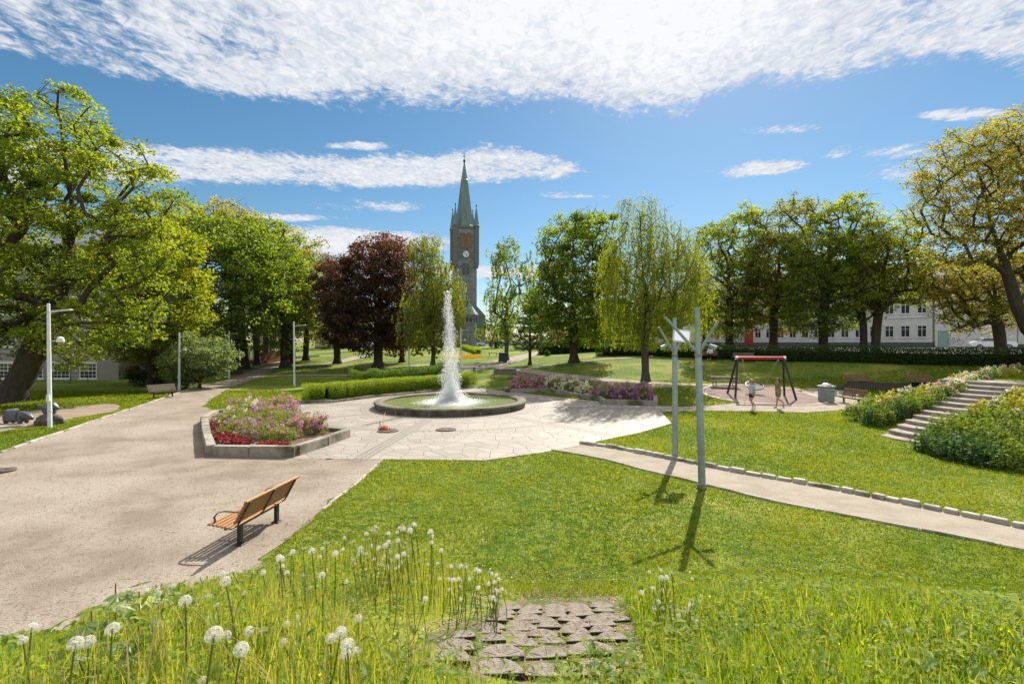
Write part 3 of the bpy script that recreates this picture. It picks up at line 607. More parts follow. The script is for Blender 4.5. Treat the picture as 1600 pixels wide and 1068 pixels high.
tree_px('dark_tree', (628, 566), [(628, 470, 25, 60), (615, 520, 30, 30)], M_bark, L_copper, 33, 'slim dark tree behind the right side of the big copper maple', trunk_r=.35, ncl=60, rc=1.4, nleaf=150, ls=.32, shell=.2)
tree_px('birch_tree', (676, 574), [(672, 400, 22, 42), (684, 455, 30, 55), (680, 510, 36, 42), (650, 500, 20, 55), (655, 400, 14, 35), (708, 470, 16, 60)], M_birchbark, L_birch, 34, 'drooping pale green birch just left of the church tower behind the fountain jet', trunk_r=.26, ncl=220, rc=.85, nleaf=260, ls=.18, weep=2.4, shell=.2, twig=.014, asp=.6)
tree_px('birch_tree', (791, 563), [(792, 405, 26, 40), (783, 455, 30, 42), (798, 500, 30, 35), (822, 430, 14, 38), (768, 520, 22, 22)], M_birchbark, L_green, 35, 'airy birch right of the church tower beside the dark litter bin', trunk_r=.3, ncl=120, rc=.95, nleaf=110, ls=.24, weep=1.8, shell=.25, twig=.02)
# small conifer by layered whorls
tree_px('small_conifer', (828, 570), [(828, 478, 10, 22), (827, 505, 20, 22), (826, 532, 34, 14)], M_bark, L_dark, 36, 'small dark conifer on the lawn between the birch and the round maple', trunk_r=.18, ncl=110, rc=.7, nleaf=120, ls=.2, squash=.35, attach=.12, shell=.2, asp=.3, trunk=[(0, 0, t) for t in np.linspace(0, 6.6, 9)])
tree_px('maple_tree', (897, 566), [(905, 375, 48, 42), (890, 440, 52, 50), (905, 495, 58, 45), (862, 480, 38, 42), (930, 350, 30, 20), (935, 420, 30, 55), (862, 385, 20, 25)], M_bark, L_green, 37, 'round green maple with a stout trunk on the lawn right of the church', trunk_r=.42, ncl=240, rc=1.15, nleaf=190, ls=.25, shell=.3, asp=.75)
tree_px('yew_tree', (958, 545), [(952, 500, 42, 38), (985, 510, 30, 30), (930, 520, 26, 25)], M_bark, L_dark, 38, 'dense dark evergreen behind the round maple and the weeping birch', trunk_r=.4, ncl=80, rc=1.8, nleaf=200, ls=.45, shell=.1, attach=.03)
tree_px('weeping_birch', (1009, 596), [(978, 335, 14, 34), (1008, 340, 16, 34), (1040, 360, 20, 34), (1015, 390, 40, 34), (960, 420, 20, 60), (1000, 430, 50, 50), (1060, 415, 34, 60), (1030, 480, 62, 40), (965, 480, 26, 30), (1080, 450, 22, 30)], M_birchbark, L_willow, 39,
        'tall weeping birch with hanging strands behind the steel poles', trunk_r=.3, ncl=300, rc=.85, nleaf=260, ls=.16, weep=3.2, shell=.35, twig=.013, asp=.45,
        trunk=[(0, 0, 0), (-.05, 0, 1.6), (-.1, 0, 3.0), (.15, 0, 4.6), (.1, .1, 6.5), (-.2, .1, 8.5), (-.35, 0, 10.5), (-.4, 0, 12), (-.5, 0, 13.5)])
L_street = leafmat('street_tree_leaf', (.13, .19, .03), (.26, .29, .05), .62, (1.9, 1.85, .6), .05)
RG = dict(shell=.6, cat='tree', group='street trees behind the long hedge')
tree_px('street_tree', (1140, 538, 57), [(1115, 390, 32, 45), (1165, 362, 32, 38), (1130, 440, 46, 48), (1168, 440, 34, 60), (1140, 490, 52, 34), (1188, 400, 22, 48), (1100, 480, 26, 32)], M_bark, L_street, 41, 'many stemmed green tree behind the hedge, first right of the weeping birch', trunk_r=.45, ncl=330, rc=1.15, nleaf=130, ls=.27, attach=.16, **RG)
tree_px('street_tree', (1208, 536, 55), [(1240, 345, 34, 40), (1215, 410, 46, 52), (1205, 470, 48, 40), (1255, 430, 40, 60), (1228, 495, 36, 24)], M_bark, L_bronze, 42, 'tall brownish tree behind the hedge, in front of the red door', trunk_r=.42, ncl=330, rc=1.1, nleaf=120, ls=.27, attach=.2, **RG)
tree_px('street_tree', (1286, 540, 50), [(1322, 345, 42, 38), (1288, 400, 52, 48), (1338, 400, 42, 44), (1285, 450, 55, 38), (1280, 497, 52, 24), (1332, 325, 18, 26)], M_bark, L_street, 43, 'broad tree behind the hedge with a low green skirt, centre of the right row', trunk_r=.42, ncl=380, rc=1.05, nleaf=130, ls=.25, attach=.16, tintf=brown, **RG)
tree_px('street_tree', (1350, 538, 47), [(1350, 470, 34, 30), (1330, 430, 25, 40)], M_bark, L_green, 44, 'thin dark tree behind the hedge, left one of the close pair', trunk_r=.3, ncl=70, rc=1.1, nleaf=120, ls=.24, **RG)
tree_px('street_tree', (1368, 538, 46), [(1385, 400, 52, 42), (1422, 440, 34, 30), (1365, 445, 50, 38), (1410, 455, 44, 22), (1402, 360, 34, 28)], M_bark, L_gold, 45, 'yellow green tree behind the hedge, right one of the close pair', trunk_r=.36, ncl=300, rc=.95, nleaf=110, ls=.23, **RG)
tree_px('street_tree', (1565, 538, 42), [(1520, 460, 55, 45), (1500, 488, 32, 32), (1555, 430, 45, 40), (1480, 430, 35, 30), (1575, 480, 22, 35)], M_bark, L_tan, 46, 'yellowish tree with low leaves behind the hedge under the great tan tree', trunk_r=.42, ncl=360, rc=.9, nleaf=120, ls=.21, **RG)
xb, yb = hit(1655, 575); s_ = yb/F; zb = tz(xb, yb)
def rel(px, py, dy=0): return (((px-CX)*s_)-xb, dy, H-(py-CY)*s_-zb)
make_tree('great_tree', (xb, yb, zb), [lob(*l, yb) for l in ((1520, 270, 75, 60), (1590, 225, 70, 50), (1660, 270, 90, 90), (1475, 320, 48, 40), (1545, 340, 90, 45), (1640, 380, 70, 60), (1450, 290, 30, 25), (1500, 390, 60, 30), (1560, 260, 60, 60))],
          M_bark, L_tan, 47, 'great tan leaved tree with dark leaning limbs at the right edge', cat='tree', trunk_r=.38,
          trunk=[(0, 0, 0), rel(1630, 540), rel(1605, 515), rel(1588, 475), rel(1575, 430), rel(1562, 390), rel(1548, 350), rel(1540, 310), rel(1530, 270)],
          ncl=620, rc=.95, nleaf=130, ls=.18, squash=.55, attach=.2, shell=.3, twig=.018, meshk=8, asp=.55)
# far trees closing the view
rngf = random.Random(5)
for i, (px, D, w, top_, leaf, lab) in enumerate([(505, 120, 60, 470, L_bronze, 'distant olive tree beyond the path left of the copper maples'), (560, 130, 60, 480, L_green, 'distant green tree glimpsed behind the copper maples'),
        (648, 120, 50, 480, L_green, 'distant green tree behind the drooping birch'), (775, 105, 40, 505, L_dark, 'round dark bush tree at the foot of the church'), (845, 100, 60, 455, L_green, 'distant tree between conifer and round maple'),
        (900, 100, 50, 470, L_green, 'distant green tree behind the round maple'), (1060, 90, 60, 470, L_green, 'far green tree seen through the weeping birch'), (1020, 95, 50, 460, L_dark, 'far dark tree behind the weeping birch trunk'), (330, 95, 60, 470, L_green, 'far tree behind the pale flowering shrub'),
        (420, 120, 50, 450, L_green, 'distant tree at the end of the avenue'), (290, 75, 50, 450, L_green, 'middle distance tree left of the avenue'), (1100, 85, 40, 470, L_bronze, 'far brownish tree behind the many stemmed one')]):
    x = (px-CX)/F*D; z = tz(x, D); zt = H-(top_-CY)*D/F; cz = (z+1.5+zt)/2; wr = w/2*D/F
    make_tree('distant_tree', (x, D, z), [(x, D, cz+1, wr*.8, wr*.8, (zt-z)/2*.75), (x+wr*.3, D, cz-1, wr, wr, (zt-z)/2*.6)], M_bark, leaf, 60+i, lab, trunk_r=.3, ncl=60, rc=2.2, nleaf=110, ls=.6, shell=.1, attach=.1, group='distant trees')
for i, (px, py, w, h, lab) in enumerate([(752, 540, 16, 14, 'low grey green bush beside the tower annex'), (880, 541, 14, 12, 'small round bush below the red awning'), (842, 543, 26, 20, 'pale bush behind the small conifer'), (855, 556, 6, 9, 'tiny sapling shrub on the lawn left of the round maple'), (700, 543, 30, 16, 'low bush left of the tower foot')]):
    tree_px('bush', (px, py), [(px, py-h*.5, w*.6, h*.5), (px+w*.3, py-h*.35, w*.4, h*.4)], M_bark, L_dark if i != 2 else L_bronze, 80+i, lab, cat='bush', trunk_r=.06, ncl=25, rc=max(.25, w*.02), nleaf=110, ls=.3 if i != 3 else .12, shell=.1, attach=.02)

# ------------------------------------------------------------------ hedges and flower beds
def hedge(name, line, w, h, leaf, n, ls, label, seed, zoff=0, ragged=.06, cat='hedge', core=True):
    rng = np.random.default_rng(seed); pts = np.array(resample(line, .25, False)); m = len(pts)
    i = rng.integers(0, m-1, n); t = rng.random(n)[:, None]; c = pts[i]*(1-t)+pts[i+1]*t; d = pts[np.minimum(i+1, m-1)]-pts[i]; d /= np.linalg.norm(d, axis=1)[:, None]+1e-9; nr = np.c_[-d[:, 1], d[:, 0]]
    q = rng.normal(size=(n, 2)); q /= np.maximum(np.abs(q[:, :1]), np.abs(q[:, 1:])); q *= (rng.random(n)**.25)[:, None]; q = np.sign(q)*np.abs(q)
    corner = np.hypot(q[:, 0], q[:, 1]); q *= np.where(corner > 1.2, 1.2/corner, 1)[:, None]
    bump = 1+ragged*(np.sin(c[:, 0]*2.3+c[:, 1]*3.1)+np.sin(c[:, 0]*5.9-c[:, 1]*4.1)*.6)
    xy = c+nr*q[:, :1]*w/2*bump[:, None]+rng.normal(size=(n, 2))*ls*.2; z = terrain(xy[:, 0], xy[:, 1])+zoff+h*(.5+.5*q[:, 1]*np.where(q[:, 1] > 0, bump, 1))
    e = rng.random(n); endz = np.where((i < 2) | (i > m-3), .0, 0)
    z += rng.exponential(ls*.3, n)*(q[:, 1] > .8)
    V, Fq = leaf_quads(np.c_[xy, z], ls, rng, .3, .55)
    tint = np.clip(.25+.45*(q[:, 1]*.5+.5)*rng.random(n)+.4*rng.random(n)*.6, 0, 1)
    x0, y0 = line[0]; root = empty(name, (x0, y0, tz(x0, y0)), 0, label, cat)
    V = V-np.array([x0, y0, tz(x0, y0)]); npmesh('foliage', V, Fq, leaf, root, tint=tint)
    mb = MB(); pl = resample(line, .8, False)[1:-1]
    for a, b in zip(pl[:-1], pl[1:]):
        za = tz(*a)+zoff-tz(x0, y0); mb.bar((a[0]-x0, a[1]-y0, za+h*.36), (b[0]-x0, b[1]-y0, tz(*b)+zoff-tz(x0, y0)+h*.36), w*.5, h*.62)
    mb.build('inner_branches', M_twig, root)
    return root
M_twig = pm('twig_mass', (.03, .035, .012), (.015, .018, .008), 12, .95, 1.5, 30)
h1 = smoothpoly([(-13.6, 32.3), (-11.9, 33.0), (-10.5, 35.3), (-8.2, 38.4), (-5.4, 40.6), (-3.3, 42.2)], 1)
hedge('trimmed_hedge', h1, 1.7, .98, L_hedge, 60000, .085, 'bright yellow green clipped hedge curving behind the fountain', 101, zoff=.16)
h2 = smoothpoly([(-13.2, 40.5), (-10.5, 42.0), (-8, 44.5), (-5.2, 46.5)], 1)
hedge('loose_hedge', h2, 2.0, 1.5, L_hedge2, 36000, .11, 'looser green hedge running behind the bright clipped one', 102, ragged=.12)
hedge('long_hedge', [(9.5, 55.6), (19, 50), (29, 44), (39, 38), (47, 33)], 1.5, 1.25, L_dark, 90000, .12, 'long dark hedge along the top of the right hand slope', 103, ragged=.04)
hedge('dark_hedge', [(16.0, 60), (11.5, 66), (4, 70)], 2, 1.6, L_dark, 14000, .3, 'low dark hedge under the evergreen beyond the lawn', 104)

def stone_wall(parent, poly, segs, w, h, mat, name='kerb_stone', z0=0.0, L=1.6, seed=0, origin=(0, 0)):
    rng = random.Random(seed)
    for i in range(len(poly)-1 if not segs else len(segs)):
        a, b = (Vector((*poly[i], 0)), Vector((*poly[i+1], 0))) if not segs else (Vector((*segs[i][0], 0)), Vector((*segs[i][1], 0)))
        ln = (b-a).length; k = max(1, round(ln/L)); d = (b-a)/ln
        for j in range(k):
            mb = MB(); p = a+d*(ln*j/k+(w*.5 if j == 0 else 0)); q = a+d*(ln*(j+1)/k-.015-(0 if j < k-1 else -w*.5+.03))
            hh = h*rng.uniform(.94, 1.05); c = (p+q)/2
            mb.box((c.x-origin[0], c.y-origin[1], z0+hh/2-.1+rng.uniform(-.01, .01)), ((q-p).length, w, hh+.2), math.atan2(d.y, d.x)+rng.uniform(-.01, .01))
            mb.build(name, mat, parent, bevel=.022, seg=2)
LB = [(-14.55, 23.6), (-12.25, 20.0), (-10.35, 17.15), (-7.45, 16.95), (-7.05, 18.6), (-6.75, 20.3), (-8.4, 21.2), (-10.9, 23.3), (-11.6, 24.9), (-11.85, 27.2), (-13.6, 27.6), (-15.4, 26.0)]
lb = empty('flower_bed', (0, 0, .03), 0, 'raised stone edged flower bed beside the gravel path left of the fountain', 'flower bed')
stone_wall(lb, LB+[LB[0]], None, .3, .34, M_bedstone, seed=3, L=1.7)
sm = MB(); sm.prism(LB, .0, .2); sm.build('soil', M_soil, lb)
RB = [(-.35, 38.4), (2.5, 38.8), (5.75, 32.9), (5.75, 31.0), (8.75, 30.3), (9.6, 33.6), (7.2, 36.4), (4.0, 41.6), (.6, 41.3), (-.5, 40.0)]
rb = empty('flower_bed', (0, 0, .0), 0, 'raised stone edged flower bed behind the right side of the fountain', 'flower bed')
stone_wall(rb, RB+[RB[0]], None, .28, .32, M_bedstone, seed=4, L=1.7)
sm = MB(); sm.prism(RB, .0, .18); sm.build('soil', M_soil, rb)
hb = empty('hedge_kerb', (0, 0, 0), 0, 'low stone edging along the foot of the bright clipped hedge', 'kerb')
stone_wall(hb, [(-14.3, 31.45), (-11.5, 31.75), (-9.6, 34.7), (-7.4, 37.4), (-4.9, 39.6), (-2.6, 41.2)], None, .22, .2, M_bedstone, seed=5, L=1.5)

def rhodo(x, y, z, rx, ry, h, bloom, seed, label, group, nb=45, nl=2200, leafm=None, ls=.085, bs=.055):
    rng = np.random.default_rng(seed); root = empty('rhododendron', (x, y, z), 0, label, 'shrub', group)
    def surf(n, r0):
        q = rng.normal(size=(n, 3)); q[:, 2] = np.abs(q[:, 2])*.9; q /= np.linalg.norm(q, axis=1)[:, None]
        bmp = 1+.13*np.sin(q[:, :1]*7+seed)+.12*np.sin(q[:, 1:2]*9+seed*2)
        return q*np.array([rx, ry, h])*bmp*(r0+(1-r0)*rng.random((n, 1))**.5)
    C = surf(nl, .45); V, Fq = leaf_quads(C, ls, rng, .2, .4); npmesh('foliage', V, Fq, leafm or L_rhodo, root, tint=np.clip(rng.random(nl)*.5+C[:, 2]/h*.4, 0, 1))
    c = surf(nb, .93); k = 26; q = rng.normal(size=(nb, k, 3)); q /= np.linalg.norm(q, axis=2)[..., None]; C = (c[:, None]+q*bs*1.1*rng.uniform(.6, 1.2, (nb, 1, 1))).reshape(-1, 3)
    V, Fq = leaf_quads(C, bs*.95, rng, .0, .9); npmesh('blossoms', V, Fq, bloom, root, tint=np.repeat(rng.random(nb), k)*.7+rng.random(nb*k)*.3)
    tw = MB()
    for i in range(7):
        a = rng.random()*6.28; tw.tube([(0, 0, -.05), (math.cos(a)*rx*.3, math.sin(a)*ry*.3, h*.4), (math.cos(a)*rx*.6, math.sin(a)*ry*.6, h*.75)], [.025, .018, .008], 5)
    tw.build('stems', M_bark, root); return root
GRPL = 'rhododendrons in the left flower bed'
for i, (x, y, rx, ry, h, b, nb, lab) in enumerate([
    (-13.7, 25.6, .95, .9, .95, L_flower, 70, 'lilac flowering bush at the far left corner of the left bed'),
    (-12.3, 26.6, .9, .8, .9, L_pink, 90, 'dense pink purple bush at the back of the left bed'),
    (-12.9, 24.3, 1.0, .9, .85, L_white, 80, 'creamy white flowering bush at the middle back of the left bed'),
    (-12.6, 22.9, .9, .9, .7, L_white, 16, 'yellow green bush with few pale flowers on the left side of the bed'),
    (-11.5, 23.6, .95, .95, .85, L_flower, 75, 'lilac bush at the right rear of the left bed'),
    (-11.2, 21.6, 1.1, 1.0, .75, L_white, 14, 'yellow green leafy bush in the centre of the left bed'),
    (-10.9, 20.0, .95, .9, .65, L_flower, 50, 'mauve flowering bush near the red flowers of the left bed'),
    (-9.8, 21.7, .9, .9, .85, L_flower, 70, 'purple bush in the right middle of the left bed'),
    (-9.6, 19.5, 1.0, .85, .65, L_flower, 60, 'purple bush behind the front stone of the left bed'),
    (-8.55, 20.3, .7, .65, .8, L_pink, 50, 'pink bush near the right corner of the left bed'),
    (-8.75, 18.9, .75, .7, .5, L_pink, 18, 'low sparse pink bush at the front right of the left bed'),
    (-7.75, 20.0, .4, .35, .95, L_pink, 26, 'thin upright pink bush apart at the right corner of the left bed')]):
    rhodo(x, y, .18, rx, ry, h, b, 200+i, lab, GRPL, nb=int(nb*.62), nl=2600 if rx > .5 else 900, bs=.07)
GRPR = 'rhododendrons in the right flower bed'
for i, (x, y, rx, ry, h, b, nb, lab) in enumerate([
    (.9, 40.0, 1.15, .9, 1.15, L_pink, 130, 'bright pink purple bush at the left end of the right bed'), (2.6, 39.9, .8, .8, 1.0, L_pink, 70, 'pink bush second from the left end of the right bed'),
    (3.5, 39.0, 1.0, .8, 1.1, L_white, 120, 'white bush beside the pink ones in the right bed'), (4.6, 37.6, 1.0, .8, 1.0, L_white, 120, 'white flowering bush in the middle of the right bed'), (5.4, 36.4, .7, .7, .7, L_white, 70, 'low white bush in the middle of the right bed'),
    (6.2, 35.0, .9, .9, 1.0, L_flower, 60, 'purple bush right of the white ones in the right bed'), (6.4, 33.4, .6, .6, .9, L_flower, 26, 'small dark purple bush at the inner corner of the right bed'),
    (7.4, 33.3, .8, .8, 1.05, L_flower, 70, 'purple bush, second from the right end of the right bed'), (8.5, 32.6, .75, .75, 1.0, L_flower, 75, 'purple bush at the right end of the right bed')]):
    rhodo(x, y, .15, rx, ry, h, b, 230+i, lab, GRPR, nb=nb, nl=2400, bs=.08)
def carpet(name, pts, n, ls, leaf, bloom, nb, hgt, label, cat, seed, bs=.05, z0=.2):
    rng = np.random.default_rng(seed); poly = [tuple(p) for p in pts]; xs = [p[0] for p in poly]; ys = [p[1] for p in poly]
    def samp(n):
        out = np.zeros((0, 2))
        while len(out) < n:
            q = np.c_[rng.uniform(min(xs), max(xs), n), rng.uniform(min(ys), max(ys), n)]; out = np.concatenate([out, q[inside(poly, q[:, 0], q[:, 1])]])
        return out[:n]
    x0, y0 = xs[0], ys[0]; zt = tz(x0, y0); root = empty(name, (x0, y0, zt), 0, label, cat)
    q = samp(n); C = np.c_[q, terrain(q[:, 0], q[:, 1])+z0+rng.random(n)*hgt]-np.array([x0, y0, zt]); V, Fq = leaf_quads(C, ls, rng, .6, .7); npmesh('foliage', V, Fq, leaf, root, tint=rng.random(n))
    q = samp(nb); q = np.repeat(q, 8, 0)+rng.normal(size=(nb*8, 2))*bs*.5; C = np.c_[q, terrain(q[:, 0], q[:, 1])+z0+hgt+rng.random(nb*8)*.05]-np.array([x0, y0, zt]); V, Fq = leaf_quads(C, bs, rng, 1, .9); npmesh('blossoms', V, Fq, bloom, root, tint=rng.random(nb*8))
    return root
carpet('red_flowers', [(-11.9, 19.7), (-10.2, 17.5), (-9.3, 17.4), (-9.4, 18.3), (-10.4, 18.9), (-11.5, 20.3)], 1500, .1, L_begonia, L_red, 130, .16, 'red flowers with dark leaves at the front left corner of the left bed', 'flowers', 301)
carpet('red_flowers', [(-13.9, 23.0), (-12.3, 20.4), (-11.8, 20.7), (-13.2, 23.6)], 900, .1, L_begonia, L_red, 25, .12, 'dark leaved strip with few red flowers along the left wall of the bed', 'flowers', 302)
carpet('red_flowers', [(-9.0, 17.4), (-7.9, 17.3), (-7.9, 17.9), (-9.0, 18.0)], 700, .1, L_begonia, L_red, 40, .12, 'small patch of red flowers behind the front right stone of the left bed', 'flowers', 303)

# flower mound and orange border before the church
mx_, my_ = hit(735, 552)
ob = pxpoly([(692, 558), (700, 555.5), (740, 554.5), (757, 557), (745, 560), (700, 561)])
carpet('orange_flower_border', ob, 1800, .2, L_hedge, L_orange, 260, .05, 'flat border of orange and yellow flowers in front of the church', 'flowers', 304, bs=.14, z0=.0)
hedge('hedge_roll', pxpoly([(724, 545), (736, 549), (748, 553)]), 1.1, .8, L_hedge, 7000, .2, 'short clipped hedge roll sloping on the lawn before the church', 305, ragged=.02)

# ------------------------------------------------------------------ fountain
FX, FY = -3.67, 30.2
ft = empty('fountain', (FX, FY, .04), 0, 'round low fountain with dark stone rim and tall white water jet', 'fountain')
b = MB(); prof = [(4.0, 0), (4.0, .33), (4.08, .385), (4.2, .40), (4.42, .40), (4.52, .37), (4.56, .30), (4.50, .22), (4.44, .0)]
n = 96; vs = [(r*math.cos(2*math.pi*k/n), r*math.sin(2*math.pi*k/n), z) for r, z in prof for k in range(n)]
b.add(vs, [(i*n+k, (i+1)*n+k, (i+1)*n+(k+1) % n, i*n+(k+1) % n) for i in range(len(prof)-1) for k in range(n)]); b.build('basin_rim', M_basin, ft, smooth=True)
b = MB(); 
for a in (196, 214, 236, 245, 262, 286, 297, 322, 340, 20, 60, 100, 140, 170): 
    a = R(a); b.box((4.475*math.cos(a), 4.475*math.sin(a), .17), (.035, .015, .36), a+math.pi/2-.0)
    b.box((4.30*math.cos(a), 4.30*math.sin(a), .3985), (.3, .014, .008), a)
b.build('mortar_joints', pm('mortar', (.4, .37, .31), (.3, .27, .22), 9), ft)
b = MB(); b.lathe([(4.02, -.02), (4.02, .0)], 64); b.build('basin_floor', pm('basin_floor', (.22, .26, .08), (.12, .17, .05), 3), ft)
m, nt = nodes('fountain_water'); N = nt.nodes.new; Lk = nt.links.new
o_ = N('ShaderNodeOutputMaterial'); p_ = N('ShaderNodeBsdfPrincipled'); Lk(p_.outputs[0], o_.inputs[0]); p_.inputs['Roughness'].default_value = .12
t_ = N('ShaderNodeTexCoord'); ln_ = N('ShaderNodeVectorMath'); ln_.operation = 'LENGTH'; Lk(t_.outputs['Object'], ln_.inputs[0])
nz = N('ShaderNodeTexNoise'); nz.inputs['Scale'].default_value = 14; nz.inputs['Detail'].default_value = 5; Lk(t_.outputs['Object'], nz.inputs[0])
nf = N('ShaderNodeTexNoise'); nf.inputs['Scale'].default_value = 5; nf.inputs['Detail'].default_value = 8; Lk(t_.outputs['Object'], nf.inputs[0])
fo = N('ShaderNodeMapRange'); fo.inputs[1].default_value = 2.6; fo.inputs[2].default_value = .6; Lk(ln_.outputs['Value'], fo.inputs[0])
ad = N('ShaderNodeMath'); ad.operation = 'ADD'; Lk(fo.outputs[0], ad.inputs[0]); Lk(nf.outputs[0], ad.inputs[1])
fr = N('ShaderNodeMapRange'); fr.inputs[1].default_value = .58; fr.inputs[2].default_value = 1.15; Lk(ad.outputs[0], fr.inputs[0])
xx = N('ShaderNodeMix'); xx.data_type = 'RGBA'; xx.inputs[6].default_value = (.20, .24, .07, 1); xx.inputs[7].default_value = (.72, .74, .7, 1); Lk(fr.outputs[0], xx.inputs[0]); Lk(xx.outputs[2], p_.inputs['Base Color'])
bp_ = N('ShaderNodeBump'); bp_.inputs['Strength'].default_value = .7; bp_.inputs['Distance'].default_value = .04; Lk(nz.outputs[0], bp_.inputs['Height']); Lk(bp_.outputs[0], p_.inputs['Normal'])
b = MB(); b.lathe([(4.015, .01), (4.015, .25)], 64); b.build('basin_water', m, ft)
rng = np.random.default_rng(7)
def drops(n):
    z0 = rng.random(n); hz = z0**2.9*6.7                     # height of drop, denser low
    w = np.interp(hz, [0, 1, 3, 5, 6.5, 8.6], [.72, .56, .42, .30, .2, .1])
    a = rng.random(n)*6.283; r = w*rng.random(n)**.7*rng.choice([1, 1, 1.3], n)*(1+.25*np.sin(hz*5+a*2))
    lean = -.012*hz**1.6+.03*np.sin(hz*3.1)
    return np.c_[np.cos(a)*r+lean, np.sin(a)*r, hz+.25], hz
def octa(C, s, el):
    n = len(C); o = np.array([[1, 0, 0], [-1, 0, 0], [0, 1, 0], [0, -1, 0], [0, 0, 1], [0, 0, -1]], float)
    V = C[:, None]+o[None]*np.stack([s, s, s*el], -1)[:, None]
    f = np.array([[0, 2, 4], [2, 1, 4], [1, 3, 4], [3, 0, 4], [2, 0, 5], [1, 2, 5], [3, 1, 5], [0, 3, 5]])
    return V.reshape(-1, 3), (f[None]+(np.arange(n)*6)[:, None, None]).reshape(-1, 3)
C, hz = drops(19000); s = rng.uniform(.004, .014, len(C))*np.interp(hz, [0, 4, 9], [1, .9, .75]); V1, F1 = octa(C, s, rng.uniform(1.2, 4, len(C))*np.interp(hz, [0, 4, 9], [1.5, 1, .6]))
# splash ring at the foot
n = 3500; a = rng.random(n)*6.283; r = .4+np.abs(rng.normal(size=n))*.6; C2 = np.c_[np.cos(a)*r, np.sin(a)*r, .27+rng.exponential(.1, n)*np.exp(-r*.6)]; V2, F2 = octa(C2, rng.uniform(.006, .02, n), np.full(n, 1.2))
m, nt = nodes('white_water'); N = nt.nodes.new; Lk = nt.links.new
o_ = N('ShaderNodeOutputMaterial'); d_ = N('ShaderNodeBsdfDiffuse'); d_.inputs[0].default_value = (.9, .92, .94, 1); t_ = N('ShaderNodeBsdfTranslucent'); t_.inputs[0].default_value = (.95, .96, .98, 1)
x_ = N('ShaderNodeMixShader'); x_.inputs[0].default_value = .72; Lk(d_.outputs[0], x_.inputs[1]); Lk(t_.outputs[0], x_.inputs[2])
g_ = N('ShaderNodeBsdfGlossy'); g_.inputs['Roughness'].default_value = .3; y_ = N('ShaderNodeMixShader'); y_.inputs[0].default_value = .15; Lk(x_.outputs[0], y_.inputs[1]); Lk(g_.outputs[0], y_.inputs[2]); Lk(y_.outputs[0], o_.inputs[0])
M_foam = m
# solid streaks in the core
st = MB()
for i in range(26):
    a = rng.random()*6.283; r0 = .42*math.sqrt(rng.random()); h0 = rng.uniform(.8, 2.6)*(1-.4*r0); pts = [(math.cos(a)*r0*(1-.75*t)+.0, math.sin(a)*r0*(1-.75*t), .22+h0*t) for t in np.linspace(0, 1, 7)]
    st.tube([(p[0]+rng.normal()*.01-.012*p[2]**1.6, p[1]+rng.normal()*.01, p[2]) for p in pts], [.026, .024, .02, .017, .013, .008, .003], 6)
Vs = np.array(st.v); tri = []
for f in st.f:
    for k in range(1, len(f)-1): tri.append((f[0], f[k], f[k+1]))
V = np.concatenate([V1, V2, Vs]); Fq = np.concatenate([F1, F2+len(V1), np.array(tri)+len(V1)+len(V2)])
npmesh('water_jet', V, Fq, M_foam, ft, smooth=True)
b = MB(); b.lathe([(.08, 0), (.08, .2), (.04, .22), (.04, .3)], 12); b.build('nozzle', M_black, ft)

M_iron = pm('cast_iron', (.16, .12, .095), (.1, .075, .06), 12, .7, .6, 30, metal=.2)
def manhole(px, py, r, label):
    g = G(px, py); b = MB(); b.lathe([(r, .0), (r, .02), (r*.93, .024), (r*.9, .02)], 28); b.lathe([(r*.86, .02), (r*.84, .03), (0.01, .03)], 28)
    for k in range(8):
        a = k*math.pi/4; b.box((math.cos(a)*r*.5, math.sin(a)*r*.5, .034), (r*.5, .03, .008), a)
    root = empty('manhole_cover', (g.x, g.y, .04), 0, label, 'manhole cover'); b.build('iron_lid', M_iron, root); return root
manhole(697, 672, .45, 'round iron manhole cover in the paving before the fountain')
manhole(606, 674, .45, 'round cover under the orange hose left of the fountain')
manhole(2, 737, .35, 'rusty round cover at the left edge of the gravel path')
# orange hose head with curved handle pipe
g = G(601, 673); root = empty('hose_coil', (g.x, g.y, .075), 0, 'small coil of orange hose with its end leading to the fountain rim', 'hose')
b = MB(); pts = []
for k in range(70):
    a = k*.5; r = .20-.0015*k+.03*math.sin(k*1.3); pts.append((math.cos(a)*r*1.1, math.sin(a)*r, .02+.0016*k))
b.tube(pts, .024, 6); b.build('coil', pm('orange_rubber', (.55, .12, .035), (.4, .08, .02), 9, .5), root, smooth=True)
b = MB(); e0 = at(584, 650, 26.5); b.tube([(-.05, 0, .1), (-.15, .35, .2), (-.3, .9, .25), (-.45, 1.6, .16), (-.62, 2.4, .3), (-.7, 2.9, .33)], .022, 6); b.build('lead', pm('brown_hose', (.35, .16, .05), (.25, .11, .03), 6, .6), root, smooth=True)

